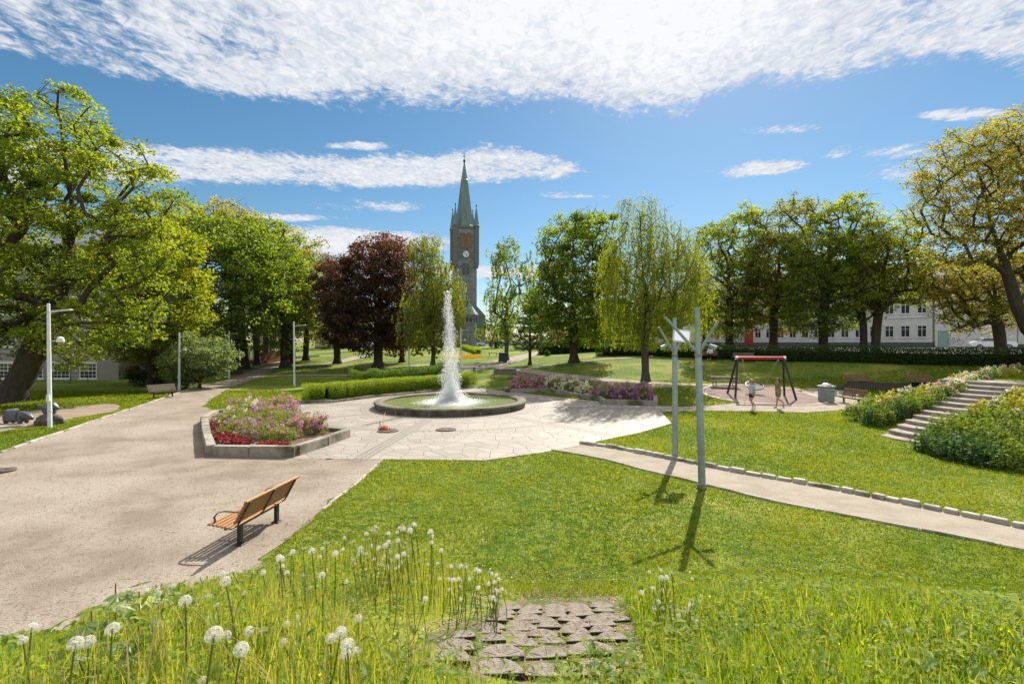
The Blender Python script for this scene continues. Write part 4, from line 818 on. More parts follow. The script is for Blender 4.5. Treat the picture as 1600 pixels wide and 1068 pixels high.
# ------------------------------------------------------------------ street lamps
def lamp(px, py, top, label, arms=((1, .85, 'flat'), (1, .45, 'dome')), col=None, r=.085, lean=0.0):
    g = G(px, py); h = (py-top)*g.y/F; root = empty('street_lamp', g, 0, label, 'street lamp', 'lamps along the park paths')
    b = MB(); b.lathe([(r*1.15, -.2), (r*1.15, .02), (r, .06), (r*.95, h*.5), (r*.72, h), (r*.5, h+.02)], 14); b.build('pole', col or M_whitepaint, root, smooth=True)
    if h > 4:
        b = MB(); b.box((r*.3, -r, h*.24), (r*1.6, r*1.2, .3)); b.lathe([(r*1.12, h*.13), (r*1.12, h*.14)], 14); b.build('fuse_box', M_whitepaint, root)
    s = h/5.5
    b = MB(); b.bar((0, 0, h*.935), (.25*s, 0, h*.935), .05); b.bar((.2*s, 0, h*.94), (1.02*s, 0, h*.952), .2*s, .05*s); b.build('lamp_head', M_whitepaint, root, bevel=.01)
    c = MB(); c.lathe([(.14*s, h*.69), (.15*s, h*.7), (.12*s, h*.725), (.04*s, h*.735)], 14, c=(.52*s, 0, 0)); c.bar((0, 0, h*.7), (.45*s, 0, h*.7), .035); c.build('side_lamp', M_whitepaint, root, smooth=True)
    root.rotation_euler = (0, lean, 0); return root
lamp(78, 668, 475, 'nearest tall white lamp post, standing by the stone animals', lean=-.012)
lamp(280, 610, 520, 'white lamp post between the wooden bench and the pale shrub')
lamp(358, 591, 517, 'white lamp post at the foot of the thick avenue trunk')
lamp(460, 603, 503, 'slim white lamp post left of the clipped hedge', lean=-.01)
lamp(639, 577, 514, 'thin lamp post under the copper maple edge')
lamp(720, 577, 512, 'thin lamp post in front of the church tower')
lamp(425, 564, 510, 'distant lamp post far along the avenue')

# ------------------------------------------------------------------ steel pole sculpture
def fork_pole(px, py, top, forkpy, arms, label, r=.095, leanx=0):
    g = G(px, py); h = (py-top)*g.y/F; s = g.y/F; fz = (py-forkpy)*s
    root = empty('steel_pole', g, 0, label, 'steel pole', 'forked steel poles by the side path')
    b = MB(); b.lathe([(r*1.0, -.3), (r*1.0, .5), (r*.9, fz), (r*.72, fz+.02), (r*.66, h-.02), (r*.58, h)], 16); b.build('mast', M_galv, root, smooth=True)
    b = MB(); b.lathe([(r*1.06, fz-.08), (r*1.06, fz-.02)], 16); b.lathe([(r*1.25, -.05), (r*1.25, .12)], 16); b.build('collar', pm('rust_collar', (.2, .12, .07), (.28, .3, .28), 5, .8), root)
    for dx, dy, dz in arms:
        b = MB(); b.tube([(0, 0, fz-.02), (dx*.5, dy*.5, fz+dz*.5), (dx, dy, fz+dz)], [r*.46, r*.42, r*.36], 10); b.build('arm', M_galv, root, smooth=True)
    root.rotation_euler = (0, leanx, 0); return root, g, s, fz
pr2, g2, s2, f2 = fork_pole(1055, 716, 497, 553, [(-.56, -.1, .9), (.56, .15, 1.0)], 'farther forked steel pole carrying the tilted mirror panel', leanx=-.004)
fork_pole(1097, 763, 480, 552, [(-.82, .15, 1.0), (.5, -.15, .85)], 'nearer forked steel pole beside the narrow side path', leanx=-.028)
M_mirror = pm('mirror', (.86, .87, .88), (.84, .85, .86), 1, .06, metal=1.0)
def panel(c, w, h, rot, mat, name, parent, th=.03, rc=.06):
    poly = []
    for sx_, sy_, a0 in ((1, 1, 0), (-1, 1, 90), (-1, -1, 180), (1, -1, 270)):
        for k in range(5):
            a = R(a0+k*22.5); poly.append((sx_*(w/2-rc)+rc*math.cos(a), sy_*(h/2-rc)+rc*math.sin(a)))
    b = MB(); b.prism(poly, -th/2, th/2); o = b.build(name, mat, parent); o.location = c; o.rotation_euler = rot; return o
mc = empty('mirror_panel', at(1065, 524.5, 16.45), 0, 'white rounded mirror panel tilted high on the farther steel pole', 'mirror')
panel((0, 0, 0), .56, .42, (R(84), R(6), R(-8)), M_whitepaint, 'panel', mc)
panel((0, -.024, .0), .47, .34, (R(84), R(6), R(-8)), M_mirror, 'mirror_glass', mc, th=.006)
b = MB(); b.bar((-.22, .1, -.05), (0, .02, 0), .03); b.bar((.0, .03, -.0), (.12, .12, -.2), .03); b.build('bracket', M_galv, mc)
mc2 = empty('mesh_panel', at(1076, 521, 16.9), 0, 'thin yellowish panel just behind the tilted mirror', 'panel')
panel((0, 0, 0), .42, .5, (R(88), 0, R(12)), pm('yellow_panel', (.4, .42, .2), (.3, .33, .15), 8, .4, spec=.5), 'panel', mc2, th=.02); b = MB(); b.bar((-.1, .02, -.25), (-.4, -.3, -.3), .03); b.build('bracket', M_galv, mc2)
def small_lamp(px, py, D, label, fl=1):
    c = empty('spotlight', at(px, py, D), 0, label, 'spotlight', 'spotlights on the steel poles')
    b = MB(); b.tube([(0, 0, .03), (-.16*fl, -.05, -.05)], [.05, .075], 12); b.build('housing', M_galv, c, smooth=True); b = MB(); b.bar((0, 0, .03), (.12*fl, .03, .06), .03); b.build('bracket', M_galv, c)
small_lamp(1040, 541, 16.6, 'small spotlight on the left arm of the farther steel pole')
small_lamp(1108, 541, 13.2, 'small spotlight on the right arm of the nearer steel pole', -1)

# ------------------------------------------------------------------ benches
def slat_bench(loc, rz, label, wood=M_wood, metal=M_black, L=1.8, arms=True, slats=True, group=None):
    """bench facing -x; length along y"""
    root = empty('park_bench', loc, rz, label, 'bench', group)
    b = MB()
    for k in range(6): b.box((-.42+k*.085, 0, .45-.012*k+.0), (.062, L, .036))
    b.build('seat', wood, root, bevel=.008)
    b = MB()
    for k in range(6):
        t = k/5; b.box((.09+.20*t, 0, .50+.36*t), (.03, L, .058), M=Matrix.Rotation(R(27), 3, 'Y'))
    b.box((.315, 0, .895), (.055, L, .045), M=Matrix.Rotation(R(20), 3, 'Y')); b.build('backrest', wood, root, bevel=.008)
    for yy in (-L/2+.12, 0, L/2-.12):
        b = MB(); P_ = [(-.44, yy, .415), (-.1, yy, .39), (.06, yy, .40), (.13, yy, .50), (.34, yy, .885)]
        for a, c in zip(P_[:-1], P_[1:]): b.bar(a, c, .04, .02)
        b.build('bracket', metal, root)
    for sgn in (-1, 1):
        if arms:
            yy = sgn*(L/2-.12); b = MB(); P_ = [(-.38, yy, .46), (-.40, yy, .56), (-.33, yy, .64), (-.2, yy, .675), (0, yy, .67), (.18, yy, .66)]
            for a, c in zip(P_[:-1], P_[1:]): b.bar(a, c, .045, .012)
            b.build('armrest', metal, root)
        yy = sgn*.6*L/1.8; b = MB(); b.box((.0, yy, .19), (.075, .09, .42)); b.box((0, yy, .0), (.16, .16, .02)); b.build('leg', metal, root, bevel=.006)
    b = MB(); b.tube([(-.12, -L/2+.05, .375), (-.12, L/2-.05, .375)], .035, 12); b.tube([(0, -L/2+.3, .36), (0, L/2-.3, .36)], .03, 12); b.build('support_beam', metal, root, smooth=True)
    return root
slat_bench((-5.15, 10.18, .03), R(-6.6), 'varnished slatted bench seen from behind at the gravel path edge')
g = G(255, 621); slat_bench(g, R(152), 'pale weathered bench on the grass across the gravel path', wood=M_woodold)
g = G(1337, 604); slat_bench(g+Vector((0, -.3, 0)), R(90), 'brown bench in front of the dark log wall', wood=M_woodbrown)
g = G(1318, 633); slat_bench(g+Vector((.8, .5, 0)), R(5), 'brown bench half hidden by the leafy bank', wood=M_woodbrown)
g = G(1440, 600); slat_bench(G(1440, 606), R(90), 'brown bench mostly behind the flowering bank before the log wall', wood=M_woodbrown)
def frame_bench(px, py, rz, label, frame, wood, L=1.9, g=None):
    g = g or G(px, py); root = empty('garden_bench', g, rz, label, 'bench', 'metal framed benches on the lawns')
    b = MB()
    for k in range(4): b.box((0, -.22+k*.12, .44), (L-.1, .1, .03))
    b.build('seat', wood, root)
    b = MB()
    for k in range(3): b.box((0, .24+.04*k, .55+k*.13), (L-.1, .025, .11), M=Matrix.Rotation(R(-14), 3, 'X'))
    b.build('backrest', wood, root)
    for sgn in (-1, 1):
        x_ = sgn*L/2; b = MB(); b.bar((x_, -.26, 0), (x_, -.26, .64), .05); b.bar((x_, .26, 0), (x_, .34, .86), .05); b.bar((x_, -.28, .64), (x_, .32, .64), .05); b.bar((x_, -.26, .4), (x_, .28, .4), .04); b.build('end_frame', frame, root)
    b = MB(); b.bar((-L/2, .345, .86), (L/2, .345, .86), .05); b.bar((-L/2, .27, .4), (L/2, .27, .4), .05); b.build('rail', frame, root); return root
M_teal = pm('teal_paint', (.03, .12, .13), (.02, .09, .1), 8, .5); M_blue = pm('blue_paint', (.02, .035, .12), (.015, .025, .09), 8, .5)
frame_bench(789, 592, R(180+4), 'teal framed bench seen from behind on the lawn behind the right bed', M_teal, M_woodold)
bb1 = Vector((18.6, 48.9, 0)); bb1.z = tz(bb1.x, bb1.y); bb2 = Vector((21.7, 47.2, 0)); bb2.z = tz(bb2.x, bb2.y)
bb1 = at(1105, 553, 48.6); bb1.z = tz(bb1.x, bb1.y); bb2 = at(1161, 555, 46.8); bb2.z = tz(bb2.x, bb2.y)
frame_bench(0, 0, R(180-30)+math.pi, 'blue framed bench against the long hedge with a person on it', M_blue, M_woodbrown, g=bb1)
frame_bench(0, 0, R(180-30)+math.pi, 'empty blue framed bench against the long hedge', M_blue, M_woodbrown, g=bb2)
for px, lab in ((985, 'grey bench on the lawn rim, left of the weeping birch trunk'), (1001, 'grey bench on the lawn rim, hidden partly by the birch strands')):
    c = at(px, 553, 54); c.z = tz(c.x, c.y); frame_bench(0, 0, 0, lab, M_black, M_woodold, g=c)
g = G(728, 585); root = empty('stone_table', g, .1, 'low grey stone table behind the fountain jet', 'table'); b = MB(); b.box((0, 0, .72), (2.3, .9, .09)); b.build('table_top', M_kerb, root, bevel=.02)
for sx_ in (-.8, .8): b = MB(); b.box((sx_, 0, .34), (.25, .6, .7)); b.build('leg', M_kerb, root)
g = G(770, 557); root = empty('small_bench', G(770, 556.5), 0, 'tiny dark bench on the lawn before the church', 'bench'); b = MB(); b.box((0, 0, .45), (1.4, .4, .06)); b.bar((-.5, 0, 0), (-.5, 0, .45), .08); b.bar((.5, 0, 0), (.5, 0, .45), .08); b.build('seat', M_black, root)

# picnic table
g = G(1132, 604.5); root = empty('picnic_table', g, R(-12), 'weathered wooden picnic table behind the swing frame', 'picnic table')
b = MB()
for k in range(5): b.box((0, -.3+k*.15, .74), (1.9, .135, .04))
b.build('table_top', M_woodold, root, bevel=.006)
for sgn in (-1, 1):
    b = MB()
    for k in range(2): b.box((0, sgn*(.66+k*.14), .44), (1.9, .125, .04))
    b.build('seat', M_woodold, root, bevel=.006)
    b = MB(); x_ = sgn*.68; b.bar((x_, -.3, .72), (x_, -.72, 0), .045, .1); b.bar((x_, .3, .72), (x_, .72, 0), .045, .1); b.bar((x_, -.8, .4), (x_, .8, .4), .045, .1); b.bar((x_, -.33, .69), (x_, .33, .69), .045, .08); b.build('leg_frame', M_woodold, root)

# ------------------------------------------------------------------ swing frame
A = hit(1140.0, 617.5); A2 = hit(1149.5, 614.5); B_ = hit(1230, 628.5); B2 = hit(1238, 619)
c = Vector(((1188-CX)/F*32.4, 32.4, 0)); c.z = tz(c.x, c.y)+.05
root = empty('swing_frame', c, R(-6), 'black swing frame with red crossbar over the play surface', 'swing'); hw = 1.42; HT = 2.5
b = MB(); b.tube([(-hw-.1, 0, HT), (hw+.1, 0, HT)], .095, 14); b.build('crossbar', pm('red_paint', (.5, .03, .05), (.4, .025, .04), 5, .45), root, smooth=True)
for sgn in (-1, 1):
    for sy_ in (-1, 1):
        b = MB(); b.tube([(sgn*(hw+.42), sy_*.85, -.1), (sgn*hw, sy_*.03, HT+.03)], .07, 10); b.build('leg', M_black, root, smooth=True)
    b = MB(); b.tube([(sgn*(hw-.02), 0, HT), (sgn*(hw+.14), 0, HT)], .12, 12); b.build('joint_cap', M_whitepaint, root)
sw = .62; zt, yt = .62, 1.0
b = MB(); n = 20; ring = [(math.cos(2*math.pi*k/n)*.55, yt+math.sin(2*math.pi*k/n)*.5, zt+math.sin(2*math.pi*k/n)*.22) for k in range(n+1)]
b.tube(ring, .05, 8, cap=False)
for k in range(-4, 5):
    w_ = math.sqrt(max(0, .55**2-(k*.12)**2)); b.bar((k*.12, yt-w_*.9, zt-w_*.4), (k*.12, yt+w_*.9, zt+w_*.4), .018); b.bar((-w_, yt+k*.11, zt+k*.048), (w_, yt+k*.11, zt+k*.048), .018)
b.build('basket_seat', M_black, root, smooth=True)
for sgn in (-1, 1):
    b = MB(); b.bar((sgn*1.1, 0, HT-.1), (sgn*.5, yt+.25, zt+.1), .012); b.bar((sgn*1.1, 0, HT-.1), (sgn*.5, yt-.25, zt-.1), .012); b.bar((sgn*1.1, 0, HT-.02), (sgn*1.1, 0, HT-.22), .05, .05); b.build('chain', pm('chain_steel', (.5, .5, .48), (.4, .4, .4), 30, .4, metal=.7), root)

# litter bins
g = G(1291, 628); root = empty('litter_bin', g, R(8), 'grey steel litter bin with domed lid beside the playground', 'litter bin')
b = MB(); b.box((0, 0, .48), (.72, .62, .94)); b.build('body', M_galv, root, bevel=.05, seg=3)
b = MB(); b.box((0, 0, 1.0), (.8, .7, .08)); b.build('rim', pm('pale_steel', (.6, .61, .6), (.5, .51, .5), 5, .4, metal=.4), root, bevel=.03, seg=2)
b = MB(); b.lathe([(.3, 1.03), (.28, 1.09), (.2, 1.15), (.08, 1.18), (.01, 1.185)], 20); b.build('lid', MATS['pale_steel'], root, smooth=True)
b = MB(); 
for k in range(5): b.box((-.26+k*.13, -.318, .5), (.02, .012, .8))
b.build('ribs', M_galv, root)
g = G(786, 567); root = empty('litter_bin', g, R(10), 'dark green litter bin at the foot of the airy birch', 'litter bin'); b = MB(); b.box((0, 0, .62), (.95, .8, 1.0), M=Matrix.Rotation(R(4), 3, 'Y')); b.build('body', pm('bin_green', (.03, .06, .05), (.02, .045, .04), 6, .5), root, bevel=.05, seg=2); b = MB(); b.box((0, 0, 1.16), (1.0, .86, .1)); b.build('lid', M_black, root, bevel=.03)
for s__ in (-1, 1): b = MB(); b.tube([(s__*.35-.03, .3, .1), (s__*.35+.03, .3, .1)], .1, 12); b.build('wheel', M_black, root)

# log palisade wall on the right
rnd = random.Random(9)
w0, w1 = ((1288-CX)/F*36.2, 36.2), ((1490-CX)/F*35.2, 35.2); wl = Vector((w1[0]-w0[0], w1[1]-w0[1], 0)); zw = tz(w0[0]+2, 34.6)
root = empty('log_wall', (w0[0], w0[1], zw), 0, 'dark palisade of upright logs at the foot of the slope', 'wall'); nlog = 54
for k in range(nlog):
    t = k/nlog; x_ = wl.x*t; y_ = wl.y*t; hh = min(.66, .08+t*3.2)*rnd.uniform(.94, 1.06)
    b = MB(); b.lathe([(.085, -.5), (.085, hh-.02), (.07, hh)], 9); o = b.build('log', pm('dark_log', (.14, .115, .09), (.06, .05, .04), 9, .95, 1), root, smooth=True); o.location = (x_, y_, 0)
# ------------------------------------------------------------------ stone steps, right bank
root = empty('stone_staircase', (15.5, 20.0, 0), 0, 'curved grey stone steps climbing the leafy bank at the right', 'steps')
M_step = pm('step_stone', (.36, .315, .26), (.26, .225, .185), 6, .9, .8, 25, c3=(.17, .145, .11), s3=2)
dirv = Vector((8.6, 4.4)).normalized(); perp = Vector((dirv.y, -dirv.x))
for k in range(13):
    c = Vector((15.55, 20.15))+dirv*(.66*k); z = .02+.163*k; n = 11; pts = []
    wd = 1.2 if k < 12 else 2.4
    for j in range(n):
        s = -1+2*j/(n-1); q = c+perp*(s*wd+.55)-dirv*(.42*(1-s*s)); pts.append((q.x-15.5, q.y-20.0))
    for j in range(n-1, -1, -1):
        s = -1+2*j/(n-1); q = c+perp*(s*wd+.55)+dirv*(.75 if k < 12 else 2.2); pts.append((q.x-15.5, q.y-20.0))
    b = MB(); b.prism(pts, z-.22, z+.04); b.build('step', M_step, root, bevel=.02)

# ------------------------------------------------------------------ log steps in the foreground
M_log = pm('log_end', (.33, .285, .235), (.22, .185, .15), 14, .95, 1, 60, c3=(.17, .14, .11), s3=9)
M_logside = pm('log_side', (.06, .045, .035), (.035, .027, .02), 12, .95, 1)
root = empty('log_steps', (.4, 6.2, 0), 0, 'steps of half round upright log ends sunk in the grassy bank', 'steps')
rnd = random.Random(21); nl_ = 0
M_crack = pm('log_crack', (.035, .025, .02), (.05, .04, .03), 9, .95)
for row, py in enumerate([1064, 1034, 1010, 999, 988, 978, 969, 962, 956]):
    x0, yr = hit(820, py); lo = {0: 662, 1: 680, 2: 700}.get(row, 740+(row-3)*8); hi = {0: 985, 1: 985, 2: 975}.get(row, 975-(row-3)*1.5)
    xa, xb_ = (lo-CX)/F*yr, (hi-CX)/F*yr; x_ = xa
    while x_ < xb_-.1:
        r = rnd.uniform(.16, .20) if row < 2 else rnd.uniform(.115, .15); cx_ = x_+r*.97; cy_ = yr+rnd.uniform(-.03, .03); z = tz(cx_, cy_)-.002+rnd.uniform(-.01, .02)
        n = 16; poly = [(r*math.cos(math.pi*j/n)*(1+rnd.uniform(-.03, .03)), r*.95*math.sin(math.pi*j/n)*(1+rnd.uniform(-.03, .03))) for j in range(n+1)]
        rot = rnd.uniform(-.1, .1); poly = [(a*math.cos(rot)-b_*math.sin(rot), a*math.sin(rot)+b_*math.cos(rot)) for a, b_ in poly]
        if nl_ < 98 and row < 10:
            b = MB(); b.prism(poly, -.16, .02); o = b.build('log', M_log, root, bevel=.004)
            o.data.materials.append(M_logside)
            for p in o.data.polygons:
                if abs(p.normal.z) < .5: p.material_index = 1
            o.location = (cx_-.4, cy_-6.2, z); o.rotation_euler = (rnd.uniform(-.04, .02), rnd.uniform(-.04, .04), 0); nl_ += 1
            if row < 6:
                c = MB()
                for q in range(rnd.randint(2, 4)):
                    a = rnd.uniform(.2, 2.9); ra = rnd.uniform(.1, .5)*r; rb_ = rnd.uniform(.6, .95)*r
                    c.bar((math.cos(a)*ra, math.sin(a)*ra*.95, .0205), (math.cos(a+.05)*rb_, math.sin(a+.05)*rb_*.95, .0205), rnd.uniform(.002, .0045), .002)
                o2 = c.build('cracks', M_crack, o)
        x_ += 2*r+rnd.uniform(-.01, .02)

# ------------------------------------------------------------------ church
M_cstone = brickmat('church_stone', (.225, .24, .245), (.15, .16, .168), (.28, .285, .28), 1, .9, .42, bump=.8, grime=(.10, .11, .108))
M_cdark = pm('dark_stone_trim', (.17, .18, .18), (.12, .125, .13), 3, .9, .5)
M_copperroof = pm('green_copper', (.18, .265, .26), (.12, .19, .19), .6, .55, .2, 12, c3=(.13, .135, .10), s3=.35, stretch=(3, 3, .25))
M_louvre = pm('orange_louvres', (.30, .145, .075), (.22, .10, .05), 6, .8)
def arch(w, h, n=10, pointed=True):
    pts = [(-w/2, 0), (w/2, 0), (w/2, h-w*.6)]
    for k in range(1, n):
        a = k/n*math.pi; pts.append((w/2*math.cos(a), h-w*.6+w*.6*math.sin(a)))
    pts.append((-w/2, h-w*.6)); return pts
def plate(poly, y0, y1):                     # prism of an x-z outline between two y planes
    n = len(poly); b = MB(); b.add([(p[0], y0, p[1]) for p in poly]+[(p[0], y1, p[1]) for p in poly], [tuple(range(n)), tuple(range(2*n-1, n-1, -1))]+[(i, n+i, n+(i+1) % n, (i+1) % n) for i in range(n)]); return b
ch = at(725.5, 541, 140); zb = tz(ch.x, ch.y)-.5
root = empty('church', (ch.x, ch.y, zb), R(14), 'grey stone church with tall clock tower and green copper spire', 'church')
hw = 3.0; zc = 35.2-zb                       # half width, cornice
b = MB(); b.box((0, 0, zc/2), (2*hw, 2*hw, zc)); b.box((0, 0, 5.2), (2*hw+1.1, 2*hw+1.1, 11.0)); b.build('tower_wall', M_cstone, root)
for sx_ in (-1, 1):
    for sy_ in (-1, 1): b = MB(); b.lathe([(.5, 24.2-zb), (.78, 25.4-zb), (.78, zc+.3), (.92, zc+.35), (.92, zc+.7)], 8, c=(sx_*(hw-.1), sy_*(hw-.1), 0), ph=math.pi/8); b.build('corner_pier', M_cdark, root)
b = MB(); b.box((0, 0, zc+.25), (2*hw+.5, 2*hw+.5, .5)); b.box((0, 0, 24.5-zb), (2*hw+.25, 2*hw+.25, .35)); b.box((0, 0, 12.9-zb-.1), (2*hw+1.0, 2*hw+1.0, .5)); b.box((0, 0, 28.6-zb), (2*hw+.16, 2*hw+.16, .3)); b.build('string_courses', M_cdark, root)
b = MB(); pr = [(3.0, zc+.6), (2.75, zc+1.2), (2.3, zc+3.6), (.98, zc+13.8), (1.06, zc+14.0), (.9, zc+14.2), (.1, zc+19.2)]
b.lathe(pr, 8, ph=math.pi/8); 
for a in range(4):
    an = a*math.pi/2; M_ = Matrix.Rotation(an, 3, 'Z'); w_ = 1.15
    vs = [M_@Vector(p) for p in ((-w_, -2.75, zc+.7), (w_, -2.75, zc+.7), (0, -2.4, zc+3.4), (0, -1.2, zc+3.4))]; b.add(vs, [(0, 1, 2), (0, 2, 3), (1, 3, 2), (0, 3, 1)])
b.build('spire', M_copperroof, root)
for sx_ in (-1, 1):
    for sy_ in (-1, 1):
        b = MB(); b.lathe([(.92, zc+.7), (.78, zc+1.0), (.07, zc+6.0)], 8, c=(sx_*(hw-.1), sy_*(hw-.1), 0), ph=math.pi/8); b.build('pinnacle', M_copperroof, root)
        b = MB(); b.lathe([(.06, zc+5.9), (.16, zc+6.1), (.16, zc+6.35), (.05, zc+6.7)], 8, c=(sx_*(hw-.1), sy_*(hw-.1), 0)); b.build('finial', M_black, root)
b = MB(); b.lathe([(.14, zc+18.8), (.36, zc+19.3), (.3, zc+19.7), (.08, zc+19.9), (.05, zc+21.6)], 8); b.box((0, 0, zc+20.7), (.9, .12, .14)); b.build('cross', M_black, root)
for a in (0, 1):
    for sx_ in (-1, 1):
        M_ = Matrix.Rotation(-a*math.pi/2, 4, 'Z')
        o = plate(arch(1.15, 3.8), -.07, .0).build('belfry_window', M_louvre, root); o.matrix_local = M_@Matrix.Translation((sx_*.84, -hw, 29.9-zb))
        fr_ = MB(); A_ = [(p[0]*1.18, p[1]*1.05-.1) for p in arch(1.15, 3.8)]; 
        for i in range(len(A_)): p, q = A_[i], A_[(i+1) % len(A_)]; fr_.bar((p[0], -.1, p[1]), (q[0], -.1, q[1]), .2, .2)
        fr_.build('frame', M_cdark, o)
    for sx_ in (-1, 1):
        o = plate(arch(.5, 3.3), -.04, 0).build('slit_window', M_glass, root); o.matrix_local = M_@Matrix.Translation((sx_*.5, -hw, 22.3-zb))
        f_ = MB(); f_.box((-.42*1, -.08, 1.6), (.18, .16, 3.4)); f_.box((.42, -.08, 1.6), (.18, .16, 3.4)); f_.build('frame', MATS['dark_stone_trim'], o)
    o = plate(arch(.55, 3.2), -.04, 0).build('slit_window', M_glass, root); o.matrix_local = M_@Matrix.Translation((.2, -hw, 13.9-zb))
    gb = MB(); zz = 28.0-zb
    for p, q in (((-1.7, zz-1.0), (0, zz+2.3)), ((1.7, zz-1.0), (0, zz+2.3))): gb.bar((p[0], -.12, p[1]), (q[0], -.12, q[1]), .34, .42)
    gb.bar((-2.4, -.12, zz-1.0), (-1.6, -.12, zz-1.0), .3, .35); gb.bar((1.6, -.12, zz-1.0), (2.4, -.12, zz-1.0), .3, .35)
    o = gb.build('clock_gable', M_cdark, root); o.matrix_local = M_@Matrix.Translation((0, -hw, 0))
    ck = MB(); ck.lathe([(1.0, 0), (1.0, .1), (.92, .14)], 32); o = ck.build('clock_face', M_whitepaint, root); o.matrix_local = M_@Matrix.Translation((0, -hw, zz))@Matrix.Rotation(math.pi/2, 4, 'X')
    hd = MB()
    for k in range(12):
        an = k*math.pi/6; hd.box((math.sin(an)*.8, math.cos(an)*.8, .16), (.07, .2, .03), -an)
    for an, L_, w_ in ((R(305), .45, .1), (R(150), .7, .08)): hd.bar((0, 0, .19), (math.sin(an)*L_, math.cos(an)*L_, .19), w_, .03)
    n = 32; rg = [(math.cos(2*math.pi*k/n)*1.05, math.sin(2*math.pi*k/n)*1.05, .1) for k in range(n+1)]; hd.tube(rg, .09, 6, cap=False)
    hd.build('clock_hands', M_black, o)
# stair turret with copper cone
tx, ty = .75, -hw-1.6
b = MB(); b.lathe([(2.15, 0), (2.15, 6.4), (2.3, 6.5), (2.3, 6.7), (1.95, 6.75), (1.95, 8.8), (2.35, 8.9), (2.35, 9.05)], 12, c=(tx, ty, 0)); b.build('stair_turret', M_cstone, root)
b = MB(); b.lathe([(2.5, 9.05), (.12, 12.2)], 12, c=(tx, ty, 0)); b.lathe([(.08, 12.1), (.25, 12.5), (.06, 12.9), (.05, 13.6)], 8, c=(tx, ty, 0)); b.build('turret_roof', M_copperroof, root)
for k in range(5):
    a = R(-90-60+k*30); o = plate(arch(.55, 1.5), -.05, .02).build('turret_window', M_glass, root); o.location = (tx+1.93*math.cos(a), ty+1.93*math.sin(a), 7.0); o.rotation_euler = (0, 0, a+math.pi/2)
b = MB(); b.box((hw+1.2, 0, 4.4), (2.4, 6.5, 8.8)); b.add([(hw, -3.4, 8.8), (hw+2.5, -3.4, 8.8), (hw, -3.4, 11.5), (hw, 3.4, 8.8), (hw+2.5, 3.4, 8.8), (hw, 3.4, 11.5)], [(0, 1, 2), (3, 5, 4), (0, 3, 4, 1), (1, 4, 5, 2), (0, 2, 5, 3)]); b.build('side_annex', M_cdark, root)
b = MB(); b.box((-8, 9, 6), (14, 22, 12)); b.build('nave_wall', M_cstone, root); b = MB(); b.add([(-15.4, -2.4, 12), (-.6, -2.4, 12), (-8, -2.4, 19), (-15.4, 20.4, 12), (-.6, 20.4, 12), (-8, 20.4, 19)], [(0, 1, 2), (3, 5, 4), (0, 3, 4, 1), (1, 4, 5, 2), (0, 2, 5, 3)]); b.build('nave_roof', pm('slate', (.07, .075, .085), (.1, .1, .11), 5, .7), root)

